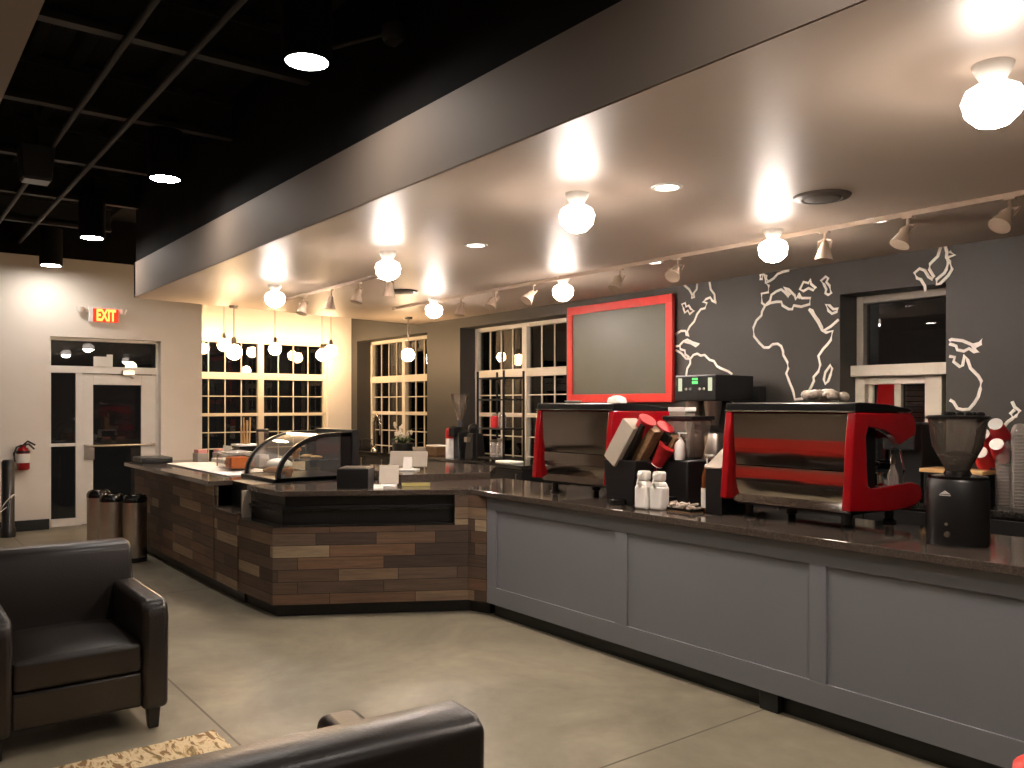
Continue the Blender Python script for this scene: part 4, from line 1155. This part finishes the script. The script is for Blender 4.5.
# wire rack
xa, xb = P(477, 456, Y=5.6).x, P(503, 456, Y=5.6).x
ht = P(490, 371, Y=5.6).z - ZBk
r = thing('wire_rack', 'tall black four-post rack with jars in front of the lit window', 'rack', ((xa + xb) / 2, 5.75, ZBk))
hw = (xb - xa) / 2
for sx in (-1, 1):
    for sy in (-1, 1): obj('post', MB().rod((sx * hw, sy * .14, 0), (sx * hw, sy * .14, ht), .014), M_BLACKM, r)
SH = (.03, .37, .70, ht - .08)
for z in SH:
    f = MB().rod((-hw, -.14, z), (hw, -.14, z), .009).rod((-hw, .14, z), (hw, .14, z), .009).rod((-hw, -.14, z), (-hw, .14, z), .009).rod((hw, -.14, z), (hw, .14, z), .009)
    for k in range(1, 6): f.rod((-hw + 2 * hw * k / 6, -.14, z), (-hw + 2 * hw * k / 6, .14, z), .005, 6)
    obj('shelf', f, M_BLACKM, r)
rx = (xa + xb) / 2
def jar(loc, h_, m, label):
    r = thing('glass_jar', label, 'jar', loc, 0, 'jars on the wire rack')
    obj('jar_body', MB().lathe([(.04, 0), (.045, .01), (.045, h_ * .75), (.03, h_ * .85)], n=16), m, r, smooth=True)
    obj('jar_lid', MB().lathe([(.034, h_ * .85), (.034, h_), (.01, h_)], n=16), M_BRUSH, r, smooth=True)
jar((rx - .09, 5.72, ZBk + SH[0] + .009), .2, G_CUP, 'clear jar on the bottom rack shelf toward the black grinder')
jar((rx + .04, 5.72, ZBk + SH[0] + .009), .22, G_CUP, 'clear jar in the middle of the bottom rack shelf')
jar((rx - .07, 5.72, ZBk + SH[1] + .009), .16, M_CUPR, 'red jar on the second rack shelf')
jar((rx + .08, 5.72, ZBk + SH[1] + .009), .18, G_CUP, 'clear jar beside the red jar on the rack')
tag(obj('folded_towel', MB().box(P(500, 456, Y=5.55).x, P(516, 456, Y=5.55).x, 5.48, 5.66, ZBk, ZBk + .03), M_PAPER, bevel=.01), 'white folded towel on the back counter beside the wire rack', 'towel')
# faucet
q = P(374, 456, Y=5.6)
r = thing('sink_faucet', 'arched chrome faucet on the back counter in front of the windows', 'faucet', (q.x, 5.6, ZBk))
hf = P(374, 415, Y=5.6).z - ZBk
pts = [(0, 0, 0), (0, 0, hf * .6)] + [(.09 - .09 * math.cos(a_), 0, hf * .7 + .3 * hf * math.sin(a_)) for a_ in [PI * i / 10 for i in range(11)]] + [(.18, 0, hf * .45)]
obj('spout', MB().tube(pts, .016, 10), M_CHROME, r, smooth=True)
f = MB(); 
for i in range(16):
    a_ = i / 16 * 6 * PI
coil = [(.09 - .09 * math.cos(a_) + .022 * math.cos(14 * a_), .022 * math.sin(14 * a_), hf * .7 + .3 * hf * math.sin(a_)) for a_ in [PI * i / 120 for i in range(121)]]
obj('spring_coil', MB().tube(coil, .004, 5), M_CHROME, r, smooth=True)
obj('faucet_base', MB().lathe([(.05, 0), (.04, .02), (.025, .05)], n=18), M_CHROME, r, smooth=True)
obj('handle', MB().rod((0, -.03, .06), (.06, -.08, .1), .009), M_CHROME, r)
# potted orchid
q = P(403, 456, Y=5.62)
r = thing('potted_orchid', 'white flowering plant in a black pot on the window back counter', 'plant', (q.x, 5.62, ZBk))
obj('pot', MB().lathe([(.1, 0), (.13, .02), (.15, .13), (.14, .135)], n=24), M_BLACK, r, smooth=True)
rnd = random.Random(9); f = MB(); g = MB(); lf = MB()
for i in range(22):
    a_ = rnd.uniform(0, 2 * PI); rr = rnd.uniform(.02, .17); z = .17 + rnd.uniform(0, .12) + (.14 if i % 6 == 0 else 0)
    c_ = Vector((rr * math.cos(a_) * 1.25, rr * math.sin(a_), z))
    for k in range(5):
        b_ = 2 * PI * k / 5; f.sphere((c_.x + .022 * math.cos(b_), c_.y - .006, c_.z + .022 * math.sin(b_)), .016, 7, 5, 1, 1, .4)
    g.tube([(0, 0, .12), (c_.x * .5, c_.y * .5, z * .8), tuple(c_)], .003, 5)
for i in range(9):
    a_ = 2 * PI * i / 9
    lf.tube([(0, 0, .12), (.09 * math.cos(a_), .09 * math.sin(a_), .2), (.17 * math.cos(a_), .17 * math.sin(a_), .17)], [.008, .018, .002], 6)
obj('blossoms', f, M_WHITE, r, smooth=True)
obj('stems', g, M_GREEN, r); obj('leaves', lf, M_GREEN, r, smooth=True)
for i, (px, lab, m_) in enumerate(((421, 'cream bowl beside the black flower pot', M_CARD),)):
    q = P(px, 456, Y=5.6)
    o = obj('bowl', MB().lathe([(.05, 0), (.1, .06), (.11, .1), (.1, .1), (.08, .05), (.001, .03)], n=22), m_, smooth=True); o.location = (q.x, 5.6, ZBk); tag(o, lab, 'bowl')
q = P(437, 456, Y=5.7)
o = thing('wicker_basket', 'brown wicker basket between the bowl and the red-topped canister', 'basket', (q.x, 5.7, ZBk))
obj('basket_body', MB().taper((0, 0), .22, .16, .26, .2, 0, .12), M_BASKET, o, .008); obj('basket_liner', MB().taper((0, 0), .24, .18, .25, .19, .1, .135), M_PAPER, o, .01)
q = P(362, 456, Y=5.7)
o = thing('dish_rack', 'dark low dish rack beside the chrome faucet', 'rack', (q.x, 5.7, ZBk))
f = MB()
for k in range(6): f.rod((-.15 + .06 * k, -.1, .02), (-.15 + .06 * k, -.1, .14), .005, 6).rod((-.15 + .06 * k, .1, .02), (-.15 + .06 * k, .1, .14), .005, 6).rod((-.15 + .06 * k, -.1, .02), (-.15 + .06 * k, .1, .02), .005, 6)
f.rod((-.15, -.1, .14), (.15, -.1, .14), .006).rod((-.15, .1, .14), (.15, .1, .14), .006)
obj('wire_frame', f, M_BLACKM, o); obj('drip_tray', MB().box(-.17, .17, -.12, .12, 0, .018), M_BLACK, o, .004)

# ------------------------------------------------------------------ chalkboard
ybd = YB - .06
x0, x1 = P(567, 350, Y=ybd).x, P(672, 350, Y=ybd).x
zt, zb = P(567, 308, Y=ybd).z, P(567, 402.5, Y=ybd).z
r = thing('chalkboard', 'large blank chalkboard in a red wooden frame on the charcoal wall', 'chalkboard', ((x0 + x1) / 2, ybd, (zt + zb) / 2))
W2, H2 = (x1 - x0) / 2, (zt - zb) / 2
obj('slate', MB().box(-W2 + .05, W2 - .05, .012, .03, -H2 + .05, H2 - .05), M_BOARD, r)
fw = .085
obj('frame', MB().box(-W2, W2, 0, .04, H2 - fw, H2).box(-W2, W2, 0, .04, -H2, -H2 + fw).box(-W2, -W2 + fw, 0, .04, -H2 + fw, H2 - fw).box(W2 - fw, W2, 0, .04, -H2 + fw, H2 - fw), M_REDF, r, .004)
obj('wall_mount', MB().box(-.3, .3, .04, .06, -.1, .1), M_BLACKM, r)

# ------------------------------------------------------------------ world map mural
r = thing('map_mural', 'white outline world map painted across the charcoal wall', 'mural', (-3.8, YB, 2.0))
YMu = YB - .002
def tr(o, s, pts): return [P(o[0] + x / s, o[1] + y / s, Y=YMu) for x, y in pts]
def smoothpts(pts, closed=False):
    out = []; n = len(pts)
    rng = n if closed else n - 1
    for i in range(rng):
        a, b = pts[i], pts[(i + 1) % n]; d = (b - a)
        out.append(a)
        L = d.length
        if L > .09:
            k = int(L / .045)
            for q in range(1, k):
                j = .007
                out.append(a + d * (q / k) + Vector((random.uniform(-j, j), 0, random.uniform(-j, j))))
    if not closed: out.append(pts[-1])
    return out
OA, SA_ = (660, 230), 4.042
OB, SB_ = (900, 230), 3.839
lines = {
 'north_america_outline': [(OA, SA_, [(97, 222), (118, 240), (130, 262), (128, 275), (138, 272), (136, 255), (148, 240), (150, 217)], 0),
   (OA, SA_, [(200, 210), (205, 240), (220, 260), (222, 285), (228, 295), (210, 285), (203, 272), (185, 280), (173, 290), (190, 295), (182, 316), (165, 320), (150, 340), (138, 370), (120, 390), (110, 410), (115, 430), (106, 424), (103, 408), (85, 408), (62, 422)], 0),
   (OA, SA_, [(88, 300), (102, 295), (105, 310), (116, 305), (125, 320), (138, 325), (120, 340), (112, 325), (100, 335), (95, 318)], 1)],
 'caribbean_outline': [(OA, SA_, [(80, 465), (95, 450), (110, 443), (132, 455), (158, 462), (145, 470), (125, 458), (100, 452)], 0)],
 'south_america_outline': [(OA, SA_, [(62, 485), (85, 497), (105, 520), (122, 521)], 0), (OA, SA_, [(62, 470), (80, 468), (82, 482), (100, 487), (102, 503), (118, 515)], 0),
   (OA, SA_, [(105, 590), (110, 560), (122, 540), (122, 521), (135, 505), (150, 500), (165, 508), (180, 505), (200, 525), (218, 530), (230, 550), (260, 565), (292, 583)], 0)],
 'africa_outline': [(OA, SA_, [(425, 305), (412, 330), (410, 345), (390, 365), (377, 395), (380, 430), (400, 455), (420, 475), (440, 475), (455, 462), (475, 460), (490, 470), (497, 490), (498, 505), (515, 535), (518, 560), (510, 580), (525, 620), (540, 660), (545, 685), (575, 682), (600, 655), (622, 610), (620, 595), (640, 572), (648, 545), (640, 510), (660, 480), (690, 445), (698, 408), (672, 415), (655, 405), (640, 375), (620, 345), (602, 320)], 0),
   (OA, SA_, [(425, 305), (445, 295), (470, 290), (490, 290), (495, 305), (520, 320), (535, 320), (540, 305), (570, 310), (605, 300), (608, 275), (572, 275), (560, 256)], 0),
   (OA, SA_, [(602, 320), (615, 325), (640, 365), (655, 395), (660, 408), (690, 390), (722, 362)], 0)],
 'madagascar_outline': [(OA, SA_, [(690, 545), (696, 560), (680, 610), (668, 622), (662, 605), (668, 575)], 1)],
 'europe_outline': [(OA, SA_, [(425, 305), (412, 295), (410, 257), (438, 252), (440, 225), (427, 215), (445, 205), (460, 195), (475, 178), (495, 170), (522, 163)], 0),
   (OA, SA_, [(405, 182), (416, 178), (412, 200), (405, 200)], 1), (OA, SA_, [(420, 178), (430, 185), (428, 198), (440, 207), (428, 214)], 1),
   (OA, SA_, [(430, 300), (445, 285), (450, 262), (470, 248), (490, 240), (505, 252), (520, 270), (526, 262), (500, 232), (520, 240), (545, 265), (548, 280), (556, 268), (566, 275)], 0),
   (OA, SA_, [(565, 240), (580, 210), (600, 215), (607, 200), (610, 218), (630, 235), (620, 243), (600, 235), (580, 247)], 1),
   (OA, SA_, [(650, 205), (670, 188), (680, 195), (672, 210), (685, 225), (692, 255), (680, 262), (668, 255), (672, 240)], 1)],
 'gulf_outline': [(OA, SA_, [(670, 300), (685, 305), (700, 320), (720, 318), (715, 330), (695, 338), (680, 325)], 1)],
 'east_asia_outline': [(OB, SB_, [(156, 64), (145, 100), (130, 115), (115, 130), (112, 150), (130, 180), (125, 190), (110, 180), (95, 155), (75, 148), (55, 165), (65, 185), (80, 190), (95, 215), (98, 235)], 0)],
 'japan_outline': [(OB, SB_, [(174, 64), (180, 85), (178, 105), (185, 125), (178, 150), (170, 165), (140, 190), (140, 210), (155, 205), (185, 175), (200, 150), (190, 120), (184, 104), (210, 95), (190, 82)], 0)],
 'new_guinea_outline': [(OB, SB_, [(189, 425), (197, 420), (215, 422), (240, 425), (275, 440), (285, 455), (300, 470), (285, 468), (265, 455), (245, 465), (220, 460), (215, 445), (200, 440), (189, 437)], 0), (OB, SB_, [(283, 440), (305, 435), (314, 421), (310, 437), (290, 447)], 1)],
 'australia_outline': [(OB, SB_, [(189, 485), (210, 488), (205, 505), (230, 525), (240, 520), (248, 480), (260, 500), (270, 530), (300, 560), (312, 580), (308, 610), (300, 640), (285, 665), (265, 688), (240, 690), (220, 685), (205, 660), (191, 652)], 0)],
 'new_zealand_outline': [(OB, SB_, [(430, 658), (440, 680), (460, 695), (445, 715), (434, 722), (424, 705), (440, 690)], 0), (OB, SB_, [(434, 722), (415, 735), (398, 755), (390, 775)], 0)],
}
for nm, ls in lines.items():
    f = MB()
    for (o_, s_, pts, cl) in ls:
        f.tube(smoothpts(tr(o_, s_, pts), cl), .0115, 8, bool(cl), flat=YMu + .001)
    obj(nm, f, M_MURAL, r, world=True)

# ------------------------------------------------------------------ lamps
def globe(px, py, label):
    q = P(px, py, Z=2.585)
    r = thing('ceiling_lamp', label, 'ceiling lamp', (q.x, q.y, ZC), 0, 'round bulb lamps on the white ceiling')
    obj('canopy', MB().lathe([(.035, -.06), (.06, -.02), (.065, 0)], n=20), M_WHITE, r, smooth=True)
    obj('bulb', MB().lathe([(.001, -.215), (.05, -.2), (.085, -.165), (.098, -.12), (.085, -.085), (.05, -.065), (.034, -.058)], n=16), E_GLOBE, r, smooth=True)
    return r
globe(993, 96, 'biggest glowing bulb lamp on the white ceiling, above the conical grinder')
globe(577, 213, 'glowing ceiling bulb lamp in the open middle of the ceiling before the chalkboard')
globe(388, 266, 'glowing ceiling bulb lamp at the inner end of the short spotlight track')
globe(275, 296, 'glowing ceiling bulb lamp above the white-framed end window')
globe(773, 246, 'glowing ceiling bulb lamp just above the Africa outline')
globe(563, 289, 'glowing ceiling bulb lamp just above the chalkboard corner')
globe(434, 308, 'small-looking ceiling bulb lamp above the charcoal pier between the two windows')

def pendant(px, pyb, X=None, Y=None, ztop=ZC, label='', rr=.09):
    q = P(px, pyb, X=X, Y=Y)
    r = thing('pendant_lamp', label, 'pendant lamp', (q.x, q.y, ztop), 0, 'bare globe pendants')
    d = ztop - q.z
    obj('canopy', MB().lathe([(.05, -.03), (.06, -.005), (.06, 0)], n=18), M_BRUSH, r, smooth=True)
    obj('cord', MB().rod((0, 0, -.02), (0, 0, -d + rr), .006, 8), M_BRUSH, r)
    obj('socket', MB().lathe([(.03, -d + rr * .85), (.03, -d + rr + .06), (.015, -d + rr + .08)], n=14), M_BRUSH, r, smooth=True)
    obj('globe_bulb', MB().sphere((0, 0, -d), rr, 16, 10), E_PEND, r, smooth=True)
    return r
zh = ZD
pendant(224, 345, X=-11.95, ztop=zh, label='globe pendant closest to the exit wall corner, before the white window')
pendant(234, 352, X=-9.6, label='globe pendant hung from the white ceiling, overlapping the first pendant')
pendant(275, 349, X=-11.95, ztop=zh, label='globe pendant centred before the white window mullion')
pendant(322, 355, X=-11.95, ztop=zh, label='lower of two globe pendants at the charcoal side of the white window')
pendant(331, 351, X=-11.7, ztop=zh, label='globe pendant closest to the charcoal wall, beside its lower twin')
pendant(408, 355, Y=5.54, label='single globe pendant in front of the charcoal-wall window', rr=.085)

def cyl_lamp(q, label, lit=True):
    r = thing('cylinder_downlight', label, 'downlight', (q.x, q.y, q.z), 0, 'black cylinder downlights')
    obj('cylinder_shade', MB().lathe([(.125, .0), (.125, .44), (.04, .46)], n=28).lathe([(.118, .02), (.118, .0), (.125, .0)], n=28), M_BLACKC, r, smooth=True)
    obj('hanger', MB().rod((0, 0, .45), (0, 0, ZD - q.z), .02), M_BLACKC, r)
    obj('lens', MB().lathe([(.001, -.006), (.09, -.004), (.105, -.001), (.105, .004)], n=24), E_CYL, r, smooth=True)
    return r
cyl_lamp(P(307, 62, Z=3.26), 'largest black cylinder downlight, nearest the camera under the dark ceiling')
cyl_lamp(P(165, 179, Z=3.26), 'black cylinder downlight second in the row from the largest')
cyl_lamp(P(92, 238, Z=3.26), 'black cylinder downlight third in the row, before the exit wall')
cyl_lamp(P(51, 265.5, X=-11.35), 'smallest black cylinder downlight seen against the exit wall')
cyl_lamp(Vector((1.5, 1.75, 3.26)), 'added black cylinder downlight behind the camera, unseen, to brighten the room')  # extra lamp out of view, put in to brighten the room
cyl_lamp(Vector((-1.2, 1.75, 3.26)), 'added unseen black cylinder downlight above the armchair seen from behind, to brighten the seating')  # another added lamp, lifts the light over the seating

def downlight(px, py, label):
    q = P(px, py, Z=ZC)
    r = thing('recessed_downlight', label, 'downlight', (q.x, q.y, ZC), 0, 'small recessed downlights')
    obj('trim_ring', MB().lathe([(.062, -.006), (.082, -.004), (.085, 0), (.062, .0), (.062, -.006)], n=24, cap=False), M_WHITE, r, smooth=True)
    obj('lens', MB().lathe([(.001, -.0035), (.062, -.0035)], n=24, cap=False), E_DOWN, r)
downlight(667, 187, 'recessed downlight alone on the ceiling above the chalkboard side, closest to camera')
downlight(476, 245, 'recessed downlight on the ceiling toward the short spotlight track')
downlight(877, 220, 'recessed downlight beside the round vent by the long track')
downlight(653, 262, 'recessed downlight beside the long track over the chalkboard')
downlight(377, 277, 'faint recessed downlight beside the short track end')

for (sx_, sy_, lab) in ((-5.2, -.5, 'added unseen downlight in the low soffit beside the armchair, to brighten the seating'), (-2.6, -.5, 'added unseen downlight in the low soffit over the rug, to brighten the floor'), (-7.3, -2.0, 'added unseen downlight in the low soffit, lighting the added red bench')):
    r = thing('recessed_downlight', lab, 'downlight', (sx_, sy_, 3.0))  # soffit lamps added out of view for more brightness
    obj('trim_ring', MB().lathe([(.08, -.006), (.1, -.004), (.105, 0), (.08, .0), (.08, -.006)], n=24, cap=False), M_WHITE, r, smooth=True)
    obj('lens', MB().lathe([(.001, -.0035), (.08, -.0035)], n=24, cap=False), E_CYL, r)
def vent(px, py, rr, label):
    q = P(px, py, Z=ZC)
    r = thing('ceiling_vent', label, 'vent', (q.x, q.y, ZC))
    obj('vent_ring', MB().lathe([(rr * .75, -.02), (rr, -.012), (rr * 1.05, 0), (rr * .7, 0), (rr * .75, -.02)], n=32, cap=False), M_VENT, r, smooth=True)
    obj('vent_cone', MB().lathe([(rr * .2, -.028), (rr * .65, -.018), (rr * .7, -.003)], n=32), M_VENT, r, smooth=True)
vent(822, 196, .145, 'round grey ceiling vent beside the long spotlight track')
vent(403, 291, .14, 'round grey ceiling vent near the windows by the short track')

# tracks
def track(a, b, label):
    r = thing('lighting_track', label, 'light track', tuple((Vector(a) + Vector(b)) / 2))
    a_, b_ = Vector(a) - r.location, Vector(b) - r.location
    d = (b_ - a_).normalized(); n = Vector((-d.y, d.x, 0)) * .009
    vs = [a_ - n, a_ + n, b_ + n, b_ - n]; f = MB()
    f.add([(v.x, v.y, -.03) for v in vs] + [(v.x, v.y, 0) for v in vs], [(0, 1, 2, 3), (7, 6, 5, 4), (0, 4, 5, 1), (1, 5, 6, 2), (2, 6, 7, 3), (3, 7, 4, 0)])
    obj('rail', f, M_TRACK, r, .002)
    for e in (a_, b_): obj('end_cap', MB().box(e.x - .03, e.x + .03, e.y - .02, e.y + .02, -.034, 0), M_TRACK, r, .003)
    return r
YT1 = P(330, 290, Z=ZC - .03).y; YT2 = 4.86
track((P(286, 300, Z=ZC).x, YT1, ZC), (P(398, 273, Z=ZC).x, YT1, ZC), 'short spotlight track on the ceiling toward the white window')
track((-8.6, YT2, ZC), (-.4, YT2, ZC), 'long spotlight track on the ceiling along the charcoal wall')
def spot(px, Yt, az, tilt, label, drop=.06, lit=True):
    q = P(px, 300, Y=Yt)
    r = thing('track_spotlight', label, 'spotlight', (q.x, Yt, ZC - .03), 0, 'spotlights on the ceiling tracks')
    obj('stem', MB().rod((0, 0, 0), (0, 0, -drop), .009).box(-.03, .03, -.015, .015, -.012, 0), M_TRACK, r)
    Mx = trm(0, 0, -drop) @ rotm('Z', az) @ rotm('Y', tilt)
    obj('yoke', MB().tube([Mx @ Vector(v) for v in ((0, -.05, -.06), (0, -.055, 0), (0, 0, .012), (0, .055, 0), (0, .05, -.06))], .006, 6), M_TRACK, r)
    obj('lamp_shade', MB().lathe([(.058, -.125), (.05, -.1), (.03, -.04), (.022, -.01), (.012, 0)], n=20, M=Mx), M_TRACK, r, smooth=True)
    obj('lamp_face', MB().lathe([(.001, -.122), (.052, -.122), (.052, -.118)], n=18, M=Mx), E_HEAD, r)
spot(304, YT1, 2.0, .3, 'spotlight nearest the window end of the short track')
spot(331, YT1, 1.2, .1, 'second spotlight on the short track, turned straight down')
spot(359, YT1, 1.7, .25, 'third spotlight on the short track, beside the faint downlight')
spot(390, YT1, .4, .1, 'spotlight under the glowing bulb at the short track end')
spot(461, YT2, 1.6, .15, 'spotlight at the window end of the long track')
spot(495, YT2, 1.8, .6, 'long-track spotlight over the charcoal-wall window')
spot(533, YT2, 1.6, .7, 'long-track spotlight just before the chalkboard corner')
spot(620, YT2, 1.6, .5, 'long-track spotlight above the middle of the chalkboard')
spot(677, YT2, 1.9, .8, 'long-track spotlight above the chalkboard edge and the map')
spot(825, YT2, 1.4, .1, 'long-track spotlight pointing straight down above the map')
spot(908, YT2, 1.2, .5, 'long-track spotlight above the serving window')
spot(1010, YT2, 1.3, .7, 'long-track spotlight closest to the camera')

# conduits, junction box and speaker under the dark deck
def conduit(a, b, label, rr=.022):
    o = obj('conduit_pipe', MB().rod(a, b, rr, 12), M_JOIST, smooth=True); tag(o, label, 'pipe')
q = P(200, 45, Z=3.55)
conduit((XE, q.y, 3.55), (X1, q.y, 3.55), 'long dark conduit running beneath the joists toward the exit wall')
q = P(140, 25, Z=3.55)
conduit((XE, q.y, 3.57), (X1, q.y, 3.57), 'dark conduit nearer the soffit side under the black ceiling')
q = P(396, 39, Z=3.5)
r = thing('junction_box', 'round black ceiling box with a short pipe beside the largest downlight', 'ceiling box', (q.x, q.y, 3.5))
obj('box_cover', MB().lathe([(.06, -.02), (.075, 0), (.075, .06)], n=20), M_JOIST, r, smooth=True)
obj('pipe', MB().rod((0, 0, .06), (0, 0, .45), .014).rod((-.03, 0, .05), (-.7, -.3, .05), .014), M_JOIST, r)
q = P(36, 181, Z=3.3)
r = thing('ceiling_speaker', 'unlit black box speaker hung below the dark ceiling by the soffit', 'speaker', (q.x, q.y, 3.3))
obj('speaker_body', MB().taper((0, 0), .2, .2, .24, .24, 0, .26), M_JOIST, r, .01); obj('grille', MB().box(-.09, .09, -.09, .09, -.008, 0), M_BLACK, r); obj('hanger', MB().rod((0, 0, .26), (0, 0, ZD - 3.3), .012), M_JOIST, r)

# ------------------------------------------------------------------ world, camera, colour
wd = bpy.data.worlds.new('night'); bpy.context.scene.world = wd; wd.use_nodes = True
bg = wd.node_tree.nodes['Background']; bg.inputs['Color'].default_value = (.02, .018, .016, 1); bg.inputs['Strength'].default_value = .4
cam = bpy.data.cameras.new('camera'); co = bpy.data.objects.new('camera', cam); C.objects.link(co)
cam.sensor_width = 36; cam.lens = FPX / 1024 * 36; cam.shift_y = (HOR - 384) / 1024
co.location = (0, 0, EYE); co.rotation_euler = (PI / 2, 0, math.atan2(CA, SA))
cam.clip_start = .05
S = bpy.context.scene; S.camera = co
S.view_settings.view_transform = 'Standard'; S.view_settings.look = 'None'; S.view_settings.gamma = 1; S.view_settings.use_curve_mapping = False
S.view_settings.exposure = .45
S.cycles.max_bounces = 8; S.cycles.transparent_max_bounces = 12
S.cycles.sample_clamp_indirect = 6
S.cycles.caustics_reflective = False; S.cycles.caustics_refractive = False
